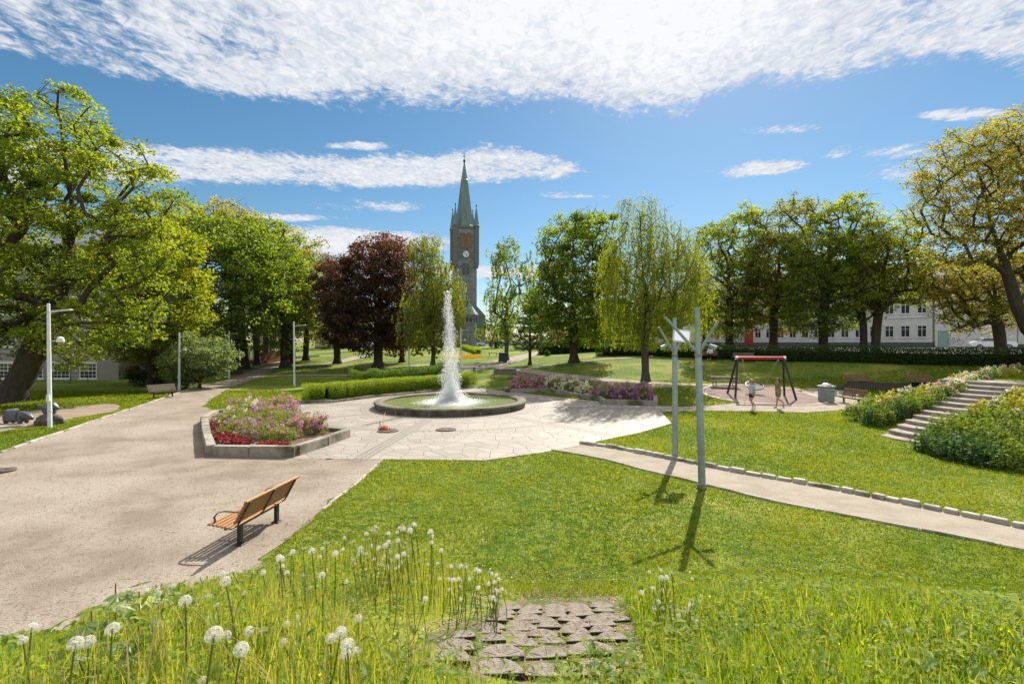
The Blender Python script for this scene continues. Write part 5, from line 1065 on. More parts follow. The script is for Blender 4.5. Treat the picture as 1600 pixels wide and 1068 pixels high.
# ------------------------------------------------------------------ houses
def facade(name, p0, p1, z0, H_, depth, wallm, roofm, rows, spacing, label, plinth=.9, roofh=3.0, skip=(), cat='building', panes=True, mat_frame=None, pl_mat=None, start=1.2, dormers=0):
    p0 = Vector((*p0, 0)); p1 = Vector((*p1, 0)); d = (p1-p0); L_ = d.length; rz = math.atan2(d.y, d.x)
    root = empty(name, (p0.x, p0.y, z0), rz, label, cat)        # x along the facade, -y towards the viewer
    b = MB(); b.box((L_/2, depth/2, H_/2), (L_, depth, H_)); b.build('wall', wallm, root)
    b = MB(); b.box((L_/2, depth/2, plinth/2-.2), (L_+.12, depth+.12, plinth+.4)); b.build('plinth', pl_mat or M_dplinth, root)
    b = MB()
    for zz in [r[0]-r[2]*.0-.55 for r in rows[1:]]: b.box((L_/2, -.06, zz), (L_+.1, .14, .16))
    b.box((L_/2, -.15, H_-.15), (L_+.3, .32, .3)); b.build('cornice', M_trim if wallm is not MATS.get('grey_render') else M_kerb, root)
    b = MB(); o_ = .5; b.add([(-o_, -o_, H_), (L_+o_, -o_, H_), (L_+o_, depth+o_, H_), (-o_, depth+o_, H_), (1.5, depth/2, H_+roofh), (L_-1.5, depth/2, H_+roofh)], [(0, 1, 5, 4), (1, 2, 5), (2, 3, 4, 5), (3, 0, 4), (0, 3, 2, 1)]); rf = b.build('roof', roofm, root)
    cnt = 0
    for ri, (zz, w, h, style) in enumerate(rows):
        x_ = start; k = 0
        while x_ < L_-w:
            if (ri, k) not in skip and cnt < 98:
                f = MB(); t_ = .09
                f.box((0, -.03, -.06), (w+.35, .16, .1)); f.box((0, -.03, h+.08), (w+.3, .1, .14))
                f.bar((-w/2, -.02, 0), (-w/2, -.02, h), t_, .1, up=(1, 0, 0)); f.bar((w/2, -.02, 0), (w/2, -.02, h), t_, .1, up=(1, 0, 0)); f.box((0, -.022, .04), (w, .1, t_)); f.box((0, -.022, h-.04), (w, .1, t_))
                f.box((0, -.018, h/2), (.07, .08, h-.1))
                if style == 'grid':
                    for q in (-.25, .25): f.box((w*q, -.012, h/2), (.035, .07, h-.1))
                    for q in (.25, .5, .75): f.box((0, -.010, h*q), (w-.1, .06, .04 if q != .5 else .08))
                else: f.box((0, -.014, h*.68), (w-.08, .07, .06))
                o = f.build('window', mat_frame or M_trim, root); o.location = (x_+w/2, 0, zz)
                g_ = MB(); g_.box((0, -.008, h/2), (w-.05, .03, h-.05)); g_.build('pane', M_glass, o); cnt += 1
            x_ += spacing; k += 1
    for k in range(dormers):
        x_ = (k+.5)*L_/dormers; b = MB(); b.add([(x_-1.2, -.3, H_+.3), (x_+1.2, -.3, H_+.3), (x_, -.3, H_+2.4), (x_-1.2, 3.5, H_+.3), (x_+1.2, 3.5, H_+.3), (x_, 3.5, H_+2.4)], [(0, 1, 2), (3, 5, 4), (0, 3, 4, 1), (1, 4, 5, 2), (0, 2, 5, 3)]); b.build('gable', roofm, root)
    return root, L_
M_trim = pm('white_trim', (.76, .74, .70), (.66, .64, .6), 2, .7); M_dplinth = pm('dark_plinth', (.12, .125, .14), (.09, .095, .105), 3, .8)
M_wwall = pm('white_render', (.70, .67, .62), (.6, .575, .53), .8, .85, .2, 20); M_roofbr = pm('brown_tiles', (.17, .12, .095), (.11, .085, .07), 3, .8, .6, 9); M_roofgr = pm('grey_tin_roof', (.18, .2, .24), (.13, .145, .17), 2, .6)
M_greyst = brickmat('grey_render', (.34, .30, .265), (.29, .26, .23), (.25, .23, .2), 1, 1.2, .5, bump=.25, grime=(.24, .215, .19))
zs = 2.7
rt, L_ = facade('white_building', (36, 101), (60.8, 72.3), zs, 10.6, 10, M_wwall, M_roofbr, [(1.9, 1.05, 1.75, 'p'), (5.4, 1.05, 1.9, 'p'), (8.3, 1.0, 1.4, 'p')], 1.95, 'long white three storey building with brown roof behind the street trees', plinth=1.15, roofh=3.2)
b = MB(); b.box((11.8, -.1, 2.0), (1.5, .12, 2.5)); b.box((11.8, -.14, 2.2), (1.1, .06, 1.8)); b.build('red_door', pm('door_red', (.42, .03, .03), (.35, .025, .03), 5, .6), rt)
rt, L_ = facade('white_house', (61.3, 72.3), (70.3, 69.5), zs, 10.2, 9, M_wwall, M_roofgr, [(4.9, 1.0, 1.7, 'p'), (7.6, 1.0, 1.4, 'p')], 3.1, 'plain white house with green door and grey gabled roof right of the long white building', plinth=.5, roofh=3.0, start=1.0, dormers=1)
b = MB(); b.box((1.0, -.06, 1.5), (1.3, .1, 2.7)); b.build('green_door', pm('door_green', (.28, .42, .36), (.22, .36, .3), 5, .6), rt)
facade('pale_building', (70.8, 69.8), (92, 66), zs, 11.5, 9, M_wwall, M_roofbr, [(1.6, 1.4, 1.7, 'p'), (5.0, 1.1, 1.7, 'p'), (8.2, 1.1, 1.7, 'p')], 2.6, 'pale building at the far right edge behind the great tan tree')
facade('grey_building', (-62, 51.6), (-40.2, 51.0), -.9, 14.5, 12, M_greyst, M_roofgr, [(1.05, 1.72, 1.6, 'grid'), (4.3, 1.72, 1.6, 'grid'), (7.6, 1.6, 1.6, 'grid'), (10.8, 1.6, 1.5, 'grid')], 2.82, 'large grey stone building with white gridded windows behind the spreading maple', plinth=.6, roofh=3, start=.9, pl_mat=M_kerb)
b = MB(); x0 = -60
for k in range(12): b.bar((-60+k*1.7, 48.6, -.6), (-60+k*1.7, 48.6, .95), .05)
b.bar((-60, 48.6, .93), (-41.3, 48.6, .93), .05); b.bar((-60, 48.6, .5), (-41.3, 48.6, .5), .03)
T(b.build('railing', M_black), 'thin dark railing in front of the grey stone building', 'railing')
b = MB(); b.box((-35.8, 47.2, .6), (.5, .5, 2.0)); b.box((-35.8, 47.2, 1.65), (.62, .62, .12)); T(b.build('red_post_booth', pm('dark_red_paint', (.25, .02, .025), (.18, .02, .02), 4, .6), bevel=.03), 'dark red booth at the corner of the grey stone building', 'booth')
def simple_house(name, px0, px1, pytop, D, wallm, roofm, label, depth=8, rowsz=((1.6, 1.0, 1.5, 'p'),), spacing=2.6, roofh=2.5, z=None):
    x0 = (px0-CX)/F*D; x1 = (px1-CX)/F*D; z = tz((x0+x1)/2, D)-.1 if z is None else z; h = H-(pytop-CY)*D/F-z
    return facade(name, (x0, D), (x1, D), z, h, depth, wallm, roofm, list(rowsz), spacing, label, plinth=.4, roofh=roofh)
M_pinkw = pm('pink_render', (.52, .3, .22), (.45, .25, .18), 1, .85)
simple_house('pink_house', 395, 425, 492, 118, M_pinkw, M_roofbr, 'salmon pink house glimpsed between the avenue trunks', rowsz=((1.6, 1.0, 1.5, 'p'), (4.8, 1.0, 1.5, 'p')))
simple_house('white_house', 492, 575, 521, 128, M_wwall, M_roofgr, 'low white house far behind the copper maples', rowsz=((1.2, 1.0, 1.2, 'p'),))
simple_house('white_house', 862, 905, 519, 118, M_wwall, M_roofbr, 'far white house under the round maple crown', rowsz=((1.2, 1.0, 1.2, 'p'),))
simple_house('town_house', 1020, 1100, 470, 112, M_wwall, M_roofbr, 'pale town house seen through the weeping birch', rowsz=((1.6, 1.0, 1.6, 'p'), (5, 1, 1.6, 'p')), spacing=2.4)
c = at(881, 524, 116); b = MB(); b.add([(c.x-1.9, 117.7, c.z+.7), (c.x+1.9, 117.7, c.z+.7), (c.x+1.9, 116, c.z-.2), (c.x-1.9, 116, c.z-.2), (c.x+1.9, 116, c.z-.9), (c.x-1.9, 116, c.z-.9), (c.x+1.9, 117.7, c.z-.9), (c.x-1.9, 117.7, c.z-.9)], [(0, 1, 2, 3), (3, 2, 4, 5), (1, 6, 4, 2), (0, 3, 5, 7), (5, 4, 6, 7), (0, 7, 6, 1)])
T(b.build('red_awning', pm('awning_red', (.5, .05, .06), (.42, .04, .05), 3, .7)), 'small red awning on the far white house', 'awning')
# low walls and cabinets beside the avenue
a0 = at(300, 560, 64); z0 = tz(a0.x, a0.y)
b = MB(); b.bar((-39, 62, z0+.4), (-31, 80, z0+1.0), .35, 1.5); T(b.build('low_wall', M_kerb), 'pale low wall left of the avenue trunks behind the pale shrub', 'wall')
b = MB(); b.bar((-34.5, 68, z0+1.0), (-33.0, 76, z0+1.5), .2, 2.6)
for k in range(6): b.bar((-34.62+k*.29, 67.9+k*1.6, z0-.4), (-34.62+k*.29, 67.9+k*1.6, z0+2.5), .12)
T(b.build('red_fence', pm('red_planks', (.2, .055, .035), (.14, .04, .03), 4, .8)), 'rust red plank fence between the first avenue trunks', 'fence')
for i, (px, w, lab, mt_) in enumerate([(389, .9, 'grey utility cabinet between the avenue trunks', M_galv), (395.5, .75, 'pale cream utility cabinet beside the grey one', M_trim)]):
    c = at(px, 562, 80); c.z = tz(c.x, c.y); root = empty('utility_cabinet', c, .1, lab, 'cabinet'); b = MB(); b.box((0, 0, .75), (w, .5, 1.5)); b.build('body', mt_, root, bevel=.02); b = MB(); b.box((0, 0, 1.53), (w+.08, .58, .06)); b.build('lid', mt_, root); b = MB(); b.box((0, -.26, .75), (.02, .02, 1.3)); b.box((.1, -.265, .8), (.03, .03, .12)); b.build('door_edge', M_black, root)

# ------------------------------------------------------------------ cars
def car(px, py, D, rz, paint, label):
    c = at(px, py, D); c.z = tz(c.x, c.y); root = empty('parked_car', c, rz, label, 'car', 'cars parked beyond the park')
    prof = [(-2.1, .35), (-2.15, .75), (-1.95, .95), (-1.2, 1.02), (-.7, 1.42), (.9, 1.45), (1.55, 1.0), (2.05, .92), (2.15, .6), (2.1, .35)]
    b = MB(); n = len(prof); ins = [0.0, 0, .02, .05, .17, .17, .05, .02, 0, 0]; vs = [(p[0], -.85+i_, p[1]) for p, i_ in zip(prof, ins)]+[(p[0], .85-i_, p[1]) for p, i_ in zip(prof, ins)]
    b.add(vs, [tuple(range(n)), tuple(range(2*n-1, n-1, -1))]+[(i, n+i, n+(i+1) % n, (i+1) % n) for i in range(n)]); b.build('body', paint, root, bevel=.04, seg=2, smooth=True)
    b = MB()
    for s__ in (-1, 1): b.add([(-1.05, s__*.82, 1.03), (-.65, s__*.705, 1.36), (.85, s__*.705, 1.38), (1.35, s__*.82, 1.02)], [(0, 1, 2, 3)])
    b.add([(-1.22, -.72, 1.06), (-1.22, .72, 1.06), (-.78, .64, 1.39), (-.78, -.64, 1.39)], [(0, 1, 2, 3)]); b.add([(1.52, -.72, 1.05), (1.52, .72, 1.05), (.97, .64, 1.41), (.97, -.64, 1.41)], [(0, 1, 2, 3)]); b.build('windows', M_glass, root)
    for wx in (-1.35, 1.35):
        for s__ in (-1, 1):
            b = MB(); b.tube([(wx, s__*.68, .32), (wx, s__*.88, .32)], .32, 18); o = b.build('wheel', M_black, root); b = MB(); b.tube([(wx, s__*.87, .32), (wx, s__*.895, .32)], .19, 12); b.build('rim', M_galv, o)
    for s__ in (-1, 1): b = MB(); b.box((-2.13, s__*.6, .74), (.06, .3, .12)); b.build('headlight', M_trim, root)
M_cw = pm('car_white', (.75, .76, .78), (.74, .75, .77), 1, .2, spec=.6); M_cb = pm('car_dark', (.03, .035, .045), (.03, .035, .045), 1, .2, spec=.6); M_cs = pm('car_silver', (.45, .47, .5), (.45, .47, .5), 1, .25, metal=.6)
car(432, 547, 112, .2, M_cw, 'white car at the far end of the avenue'); car(410, 550, 108, .1, M_cb, 'dark car glimpsed between the avenue trunks')
car(758, 536, 125, 0, M_cs, 'silver car parked right of the church annex'); car(777, 536, 122, 0, M_cb, 'dark car parked under the airy birch'); car(797, 536, 124, 0, M_cw, 'white car parked behind the airy birch trunk')
car(1549, 540, 61, 2.7, M_cw, 'white car roof showing above the long hedge'); car(868, 536, 110, 0, M_cw, 'white car far behind the round maple')
# bicycle by the plain white house
c = at(1493, 536, 66); c.z = 3.55; root = empty('bicycle', c, -.3, 'bicycle leaning at the white house behind the hedge', 'bicycle')
for wx in (-.52, .52):
    b = MB(); n = 24; b.tube([(wx+.34*math.cos(2*math.pi*k/n), 0, .34+.34*math.sin(2*math.pi*k/n)) for k in range(n+1)], .022, 6, cap=False)
    for k in range(6): b.bar((wx, 0, .34), (wx+.33*math.cos(k*1.05), 0, .34+.33*math.sin(k*1.05)), .006)
    b.build('wheel', M_black, root)
b = MB()
for p, q in (((-.52, .34), (-.2, .85)), ((-.52, .34), (0, .3)), ((0, .3), (-.17, .8)), ((0, .3), (.38, .8)), ((-.17, .8), (.38, .8)), ((.36, .9), (.52, .34))): b.bar((p[0], 0, p[1]), (q[0], 0, q[1]), .03)
b.build('frame', M_black, root); b = MB(); b.box((-.2, 0, .9), (.25, .12, .05)); b.build('saddle', M_black, root); b = MB(); b.bar((.33, -.25, 1.0), (.33, .25, 1.0), .025); b.build('handlebar', M_black, root)

# ------------------------------------------------------------------ stone animals
def skin(name, V, E, Rr, mat, parent, sub=2, smooth=True):
    me = bpy.data.meshes.new(name); me.from_pydata([tuple(a) for a in V], E, []); o = link(name, me, mat, parent)
    md = o.modifiers.new('skin', 'SKIN'); md.use_smooth_shade = smooth
    if not me.skin_vertices: 
        with bpy.context.temp_override(object=o): pass
    for i, r in enumerate(Rr):
        sv = me.skin_vertices[0].data[i]; sv.radius = (r, r) if not hasattr(r, '__len__') else r
    me.skin_vertices[0].data[0].use_root = True
    md2 = o.modifiers.new('sub', 'SUBSURF'); md2.levels = sub; md2.render_levels = sub
    return o
def sculpt(verts, radii, edges, name, label, cat, loc, rz, mat, sc=1.0):
    root = empty(name, loc, rz, label, cat); o = skin('body', [Vector(v_)*sc for v_ in verts], edges, [r*sc for r in radii], mat, root); return root
g = G(26, 663)
sculpt([(0, 0, .42), (-.35, 0, .42), (-.62, 0, .30), (.3, 0, .44), (.55, 0, .45), (.78, 0, .36), (.98, 0, .27), (.38, .16, .2), (.42, .16, .02), (.38, -.16, .2), (.42, -.16, .02), (-.42, .17, .18), (-.36, .18, .02), (-.42, -.17, .18), (-.36, -.18, .02), (.72, .12, .5), (.72, -.12, .5)],
       [.32, .31, .22, .27, .2, .15, .07, .11, .09, .11, .09, .13, .1, .13, .1, .05, .05], [(0, 1), (1, 2), (0, 3), (3, 4), (4, 5), (5, 6), (3, 7), (7, 8), (3, 9), (9, 10), (1, 11), (11, 12), (1, 13), (13, 14), (4, 15), (4, 16)],
       'badger_sculpture', 'smooth grey stone badger with lowered head on the sand', 'sculpture', g+Vector((0, 0, .02)), R(-8), M_darkstone, .95)
g = G(77, 663)
bd = empty('boulder', g, 0, 'rough brown boulder carrying the round stone figure behind the lamp post', 'boulder')
bm = bmesh.new(); bmesh.ops.create_icosphere(bm, subdivisions=4, radius=1)
rr_ = np.random.default_rng(3)
for vv in bm.verts:
    c = vv.co; n_ = 1+.09*math.sin(c.x*4+1)+.08*math.sin(c.y*5+c.z*3)+.05*math.sin(c.x*11+c.z*9); vv.co = Vector((c.x*.62*n_, c.y*.5*n_, max(-.2, c.z*.36*n_)+.15))
me = bpy.data.meshes.new('stone'); bm.to_mesh(me); bm.free(); me.polygons.foreach_set('use_smooth', [True]*len(me.polygons)); link('stone', me, M_boulder, bd)
sculpt([(0, 0, .3), (-.1, 0, .42), (.12, 0, .45), (.3, 0, .36), (.42, 0, .28), (-.28, 0, .22), (.2, .16, .1), (.2, -.16, .1), (.18, .1, .62), (.18, -.1, .62)], [.3, .27, .2, .13, .07, .2, .1, .1, .04, .04], [(0, 1), (1, 2), (2, 3), (3, 4), (0, 5), (0, 6), (0, 7), (2, 8), (2, 9)],
       'animal_sculpture', 'round grey stone animal curled on top of the boulder', 'sculpture', g+Vector((0, 0, .42)), R(10), M_darkstone, 1.0)
b = MB(); pr_ = smoothpoly([(-.2, 0), (.4, .1), (1.3, .3), (1.7, 1.1), (.9, 1.4), (-.4, 1.2)], 2, True); g = G(0, 668); b.prism([(g.x+p[0]*1.0-.8, g.y+p[1]-.6) for p in pr_], g.z-.1, g.z+.09); T(b.build('flat_rock', M_kerb, bevel=.02), 'flat pale rock beside the stone badger at the left edge', 'rock')

# ------------------------------------------------------------------ people
M_skin = pm('skin', (.50, .27, .18), (.46, .24, .16), 6, .5)
def person(loc, rz, label, pose, top_m, bot_m, hair_m, hgt=1.68, cap=None, hair_long=True, shoe_m=None, sit=False):
    """faces +x; pose: dict of hip/knee/foot and elbow/hand points"""
    root = empty('person', loc, rz, label, 'person'); s = hgt/1.68
    J = {'pel': (0, 0, .92), 'spine': (0, 0, 1.12), 'chest': (.01, 0, 1.28), 'neck': (.02, 0, 1.42), 'head0': (.03, 0, 1.50), 'head1': (.045, 0, 1.575), 'head2': (.03, 0, 1.64)}
    if sit: J = {k: (a-.0, b, c-.42) for k, (a, b, c) in J.items()}
    zo = -.42 if sit else 0
    V = [J[k] for k in J]; names = list(J); Rr = [(.14, .11), (.125, .09), (.145, .095), .052, .062, .088, .075]; E = [(i, i+1) for i in range(6)]
    def chain(frm, pts, rad):
        prev = frm
        for p, r in zip(pts, rad): V.append(p); Rr.append(r); E.append((prev, len(V)-1)); prev = len(V)-1
        return prev
    chain(5, [(.115, 0, 1.565+zo), (.14, 0, 1.555+zo)], [.03, .014])                # nose
    legs = []; 
    for sy_, key in ((1, 'L'), (-1, 'R')):
        kn, an, to = pose['leg'+key]; hip = (0, sy_*.09, .86+zo)
        chain(0, [hip, ((hip[0]+kn[0])/2, sy_*.1, (hip[2]+kn[2])/2), kn, ((kn[0]+an[0])/2-.02, kn[1], (kn[2]+an[2])/2+.04), an, to], [.092, .078, .055, .052, .034, .03])
        legs.append((hip, kn, an, to))
    for sy_, key in ((1, 'L'), (-1, 'R')):
        el, ha = pose['arm'+key]; sh = (.01, sy_*.165, 1.365+zo); w = chain(2, [sh, ((sh[0]+el[0])/2, (sh[1]+el[1])/2, (sh[2]+el[2])/2), el, ha], [.052, .043, .036, .024])
        d = (Vector(ha)-Vector(el)).normalized(); sd_ = Vector((0, 1, 0)); pm_ = Vector(ha)+d*.06; V.append(tuple(pm_)); Rr.append((.028, .016)); E.append((w, len(V)-1)); pw = len(V)-1
        cur = d.cross(sd_)
        for k, (of, ln) in enumerate(((-.026, .062), (-.009, .074), (.009, .07), (.026, .055))): a_ = pm_+sd_*of+d*.03; chain(pw, [tuple(a_), tuple(a_+d*ln*.55), tuple(a_+d*ln-cur*.012)], [.0095, .009, .007])
        chain(w, [tuple(Vector(ha)+d*.03-cur*.02+sd_*sy_*-.01), tuple(Vector(ha)+d*.07-cur*.045)], [.012, .009])
    body = skin('body', [Vector(v_)*s for v_ in V], E, [tuple(np.array(r)*s) if hasattr(r, '__len__') else r*s for r in Rr], M_skin, root, 2)
    # shirt, bottoms, hair, shoes
    Z = zo; V2 = [(0, 0, .84+Z), (0, 0, 1.05+Z), (.01, 0, 1.28+Z), (.012, 0, 1.385+Z)]; R2 = [(.205, .17), (.185, .15), (.205, .155), (.10, .09)]; E2 = [(0, 1), (1, 2), (2, 3)]
    for sy_, key in ((1, 'L'), (-1, 'R')):
        el, ha = pose['arm'+key]; sh = (.01, sy_*.17, 1.36+Z); V2 += [sh, tuple((Vector(sh)+Vector(el))/2)]; R2 += [.085, .075]; n_ = len(V2); E2 += [(2, n_-2), (n_-2, n_-1)]
        if pose.get('sleeve', 1) > .6: V2.append(tuple(el)); R2.append(.064); E2.append((n_-1, n_)); V2.append(tuple(Vector(el)*.3+Vector(ha)*.7)); R2.append(.05); E2.append((n_, n_+1))
    skin('shirt', [Vector(v_)*s for v_ in V2], E2, [tuple(np.array(r)*s) if hasattr(r, '__len__') else r*s for r in R2], top_m, root, 2)
    V3 = [(0, 0, .97+Z), (0, 0, .87+Z)]; R3 = [(.185, .15), (.20, .165)]; E3 = [(0, 1)]
    for (hip, kn, an, to) in legs:
        V3 += [hip, tuple(Vector(hip)*.35+Vector(kn)*.65)]; R3 += [.135, .125]; n_ = len(V3); E3 += [(1, n_-2), (n_-2, n_-1)]
        if pose.get('long', False): V3 += [kn, tuple(Vector(kn)*.1+Vector(an)*.9)]; R3 += [.09, .075]; E3 += [(n_-1, n_), (n_, n_+1)]
    skin('shorts' if not pose.get('long') else 'trousers', [Vector(v_)*s for v_ in V3], E3, [tuple(np.array(r)*s) if hasattr(r, '__len__') else r*s for r in R3], bot_m, root, 2)
    bm = bmesh.new(); bmesh.ops.create_icosphere(bm, subdivisions=3, radius=1)
    for vv in bm.verts:
        c = vv.co; k = .72 if (c.x > .35 and c.z < .45) else 1; n_ = 1+.04*math.sin(c.z*9+c.y*7)
        vv.co = Vector((c.x*.108*k*n_+.005, c.y*.088*k*n_, c.z*.112+1.605+Z))*s
    me = bpy.data.meshes.new('hair'); bm.to_mesh(me); bm.free(); me.polygons.foreach_set('use_smooth', [True]*len(me.polygons)); link('hair', me, hair_m, root)
    if hair_long: b = MB(); b.tube([Vector(p)*s for p in ((-.06, 0, 1.58+Z), (-.085, .005, 1.5+Z), (-.095, .0, 1.40+Z), (-.11, 0, 1.30+Z))], [.06*s, .052*s, .038*s, .012*s], 10); b.build('ponytail', hair_m, root, smooth=True)
    if cap:
        b = MB(); b.lathe([(.112, 0), (.112, .04), (.09, .09), (.03, .115)], 16, c=(.02, 0, 1.61+Z)); b.prism([(.09, -.08), (.2, -.05), (.21, 0), (.2, .05), (.09, .08)], 1.605+Z, 1.62+Z); b.build('cap', cap, root, smooth=True)
    for (hip, kn, an, to) in legs:
        a_, t_ = Vector(an), Vector(to); d = (t_-a_).normalized(); V4 = [a_-d*.04+Vector((0, 0, -.03)), a_+d*.08+Vector((0, 0, -.035)), t_+d*.05+Vector((0, 0, -.02))]
        skin('shoe', [v_*s for v_ in V4], [(0, 1), (1, 2)], [.05*s, .045*s, .035*s], shoe_m or M_trim, root, 1)
    for sy_ in (-1, 1):
        b = MB(); b.lathe([(.0115, -.01), (.014, 0), (.0115, .01)], 8, c=(.125*s, sy_*.032*s, (1.585+Z)*s)); b.build('eye', M_black, root)
    return root
M_lb = pm('pale_blue_cloth', (.5, .56, .64), (.42, .48, .56), 6, .9); M_blk = pm('black_cloth', (.02, .02, .022), (.035, .035, .035), 6, .9); M_pat = pm('patterned_cloth', (.09, .08, .04), (.3, .25, .15), 38, .9); M_hair1 = pm('blond_hair', (.38, .22, .09), (.28, .15, .06), 20, .6); M_hair2 = pm('brown_hair', (.15, .06, .03), (.09, .04, .02), 20, .6)
M_tanc = pm('tan_cloth', (.4, .3, .18), (.3, .22, .13), 6, .9); M_redc = pm('red_cloth', (.65, .06, .04), (.5, .04, .03), 6, .9); M_greyhair = pm('white_hair', (.6, .58, .54), (.5, .48, .45), 20, .7)
stride1 = dict(legL=((.10, .09, .48), (-.02, .09, .09), (.1, .09, .04)), legR=((.06, -.09, .47), (-.24, -.09, .17), (-.17, -.09, .06)), armL=((-.10, .23, 1.12), (-.02, .24, .88)), armR=((-.13, -.24, 1.12), (-.02, -.26, .90)), sleeve=1)
stride2 = dict(legL=((.12, .09, .47), (.16, .09, .08), (.28, .09, .05)), legR=((-.06, -.09, .46), (-.40, -.09, .19), (-.34, -.09, .07)), armL=((.02, .23, 1.12), (.22, .25, 1.0)), armR=((-.16, -.24, 1.12), (-.14, -.26, .88)), sleeve=.5)
# they walk to the left
g = G(1175, 640.5); person(g+Vector((0, 0, .03)), R(180), 'walking person in grey cap, pale blue sweater and black shorts', stride1, M_lb, M_blk, M_hair1, 1.70, cap=M_tanc)
g = G(1216, 637.5); person(g+Vector((0, 0, .03)), R(182), 'walking person with brown hair in dark patterned shirt and shorts', stride2, M_pat, M_pat, M_hair2, 1.68, shoe_m=M_tanc)
sitp = dict(legL=((.42, .11, .50), (.46, .11, .09), (.6, .11, .04)), legR=((.42, -.11, .50), (.44, -.11, .09), (.58, -.11, .04)), armL=((.1, .24, .72), (.3, .2, .62)), armR=((.1, -.24, .72), (.3, -.2, .62)), long=True)
q = bb1+Vector((.25, -.1, .03)); person(q, R(-125), 'seated person with white hair on the blue bench by the hedge', sitp, M_trim, M_blk, M_greyhair, 1.68, hair_long=False, sit=True)
stand = dict(legL=((.02, .09, .48), (0, .09, .08), (.12, .09, .04)), legR=((.0, -.09, .48), (-.02, -.09, .08), (.1, -.09, .04)), armL=((0, .24, 1.1), (.1, .22, .9)), armR=((0, -.24, 1.1), (.1, -.22, .9)), long=True)
c = at(1023.5, 556, 52); c.z = tz(c.x, c.y); person(c+Vector((0, 0, .0)), R(200), 'small figure in a red top on the lawn rim right of the weeping birch', dict(sitp), M_redc, M_blk, M_hair2, 1.5, sit=True, hair_long=False)

# ------------------------------------------------------------------ lawn and bank vegetation
rng = np.random.default_rng(77)
G_lawn = leafmat('lawn_blade', (.07, .13, .009), (.22, .245, .026), .5, (1.85, 1.7, .4), .02)
G_tall = leafmat('tall_grass', (.075, .15, .010), (.44, .42, .13), .55, (2.0, 1.85, .45), .025)
G_weed = leafmat('weed_leaf', (.065, .145, .010), (.38, .42, .045), .58, (2.2, 1.95, .4), .03)
G_stem = leafmat('dry_stem', (.20, .21, .06), (.44, .33, .19), .4, (1.3, 1.3, .8), .04)
def covered(x, y, pad=0):
    c = np.zeros(len(x), bool)
    for p in POLYS: c |= inside(p, x, y)
    return c
bedpoly = [LB, RB]
# short lawn blades, denser and finer close by
def frustum_pts(n, y0, y1, power, xr=1.06):
    t = rng.random(n); a, b_ = y0**(power), y1**(power); y = (a+(b_-a)*t)**(1/power); x = rng.uniform(-xr, xr, n)*y; return x, y
x, y = frustum_pts(460000, 6.5, 40, .35)
k = ~covered(x, y) & ~inside(LB, x, y) & ~inside(RB, x, y) & (np.hypot(x-FX, y-FY) > 4.7)
x, y = x[k], y[k]; 
pn = np.sin(x*1.3+np.sin(y*.9)*2)*np.sin(y*1.1+x*.35)+np.sin(x*3.1-y*2.2)*.4
z = terrain(x, y); n = len(x); h = np.clip(.026+.0014*y, 0, .07)*rng.uniform(.5, 1.5, n)*(1+.25*pn); w = np.maximum(.004, .00085*y)*rng.uniform(.7, 1.6, n)
a = rng.random(n)*6.283; lean = rng.normal(size=(n, 2))*.55*h[:, None]
B0 = np.c_[x+np.cos(a)*w, y+np.sin(a)*w, z-.004]; B1 = np.c_[x-np.cos(a)*w, y-np.sin(a)*w, z-.004]; Tp = np.c_[x+lean[:, 0], y+lean[:, 1], z+h]
V = np.stack([B0, B1, Tp], 1).reshape(-1, 3)
pf = np.sin(x*7.3+np.sin(y*5.1)*2)*np.sin(y*6.7+np.sin(x*4.3)*2); pl_ = np.sin(x*.45+np.sin(y*.3)*2+1)*np.sin(y*.38+np.sin(x*.5)); tint = np.clip(.45+.17*pn+.14*pf+.28*pl_+.15*rng.normal(size=n), 0, 1)
T(npmesh('lawn_grass', V, np.arange(3*n).reshape(n, 3), G_lawn, tint=tint), 'short mown grass of the park lawns', 'grass', kind='stuff')
# small clover and daisy flecks
x, y = frustum_pts(2600, 8, 26, .6); k = (x > -4.4) & ~covered(x, y); x, y = x[k], y[k]; pn = np.sin(x*.8+2)*np.sin(y*.9+x*.4); k = pn+rng.random(len(x)) > .45; x, y = x[k], y[k]; n = len(x)
C = np.c_[x, y, terrain(x, y)+.05]; V, Fq = leaf_quads(C, np.full(n, .022)+y*.0006, rng, 2, .9)
T(npmesh('daisies', V, Fq, L_white, tint=rng.random(n)), 'tiny white daisies and clover scattered in the lawn', 'flowers', kind='stuff')
# dry earth flecks and fallen bits on gravel
x, y = frustum_pts(9000, 6, 26, .5); k = inside(gravel, x, y) & ~inside(LB, x, y); x, y = x[k], y[k]; n = len(x); V, F3 = octa(np.c_[x, y, terrain(x, y)+.034], rng.uniform(.004, .013, n)*(1+y*.03), np.full(n, .6))
T(npmesh('loose_stones', V, F3, pm('pebble', (.3, .26, .21), (.16, .13, .1), 3, .9), smooth=False), 'loose small stones on the gravel', 'gravel', kind='stuff')

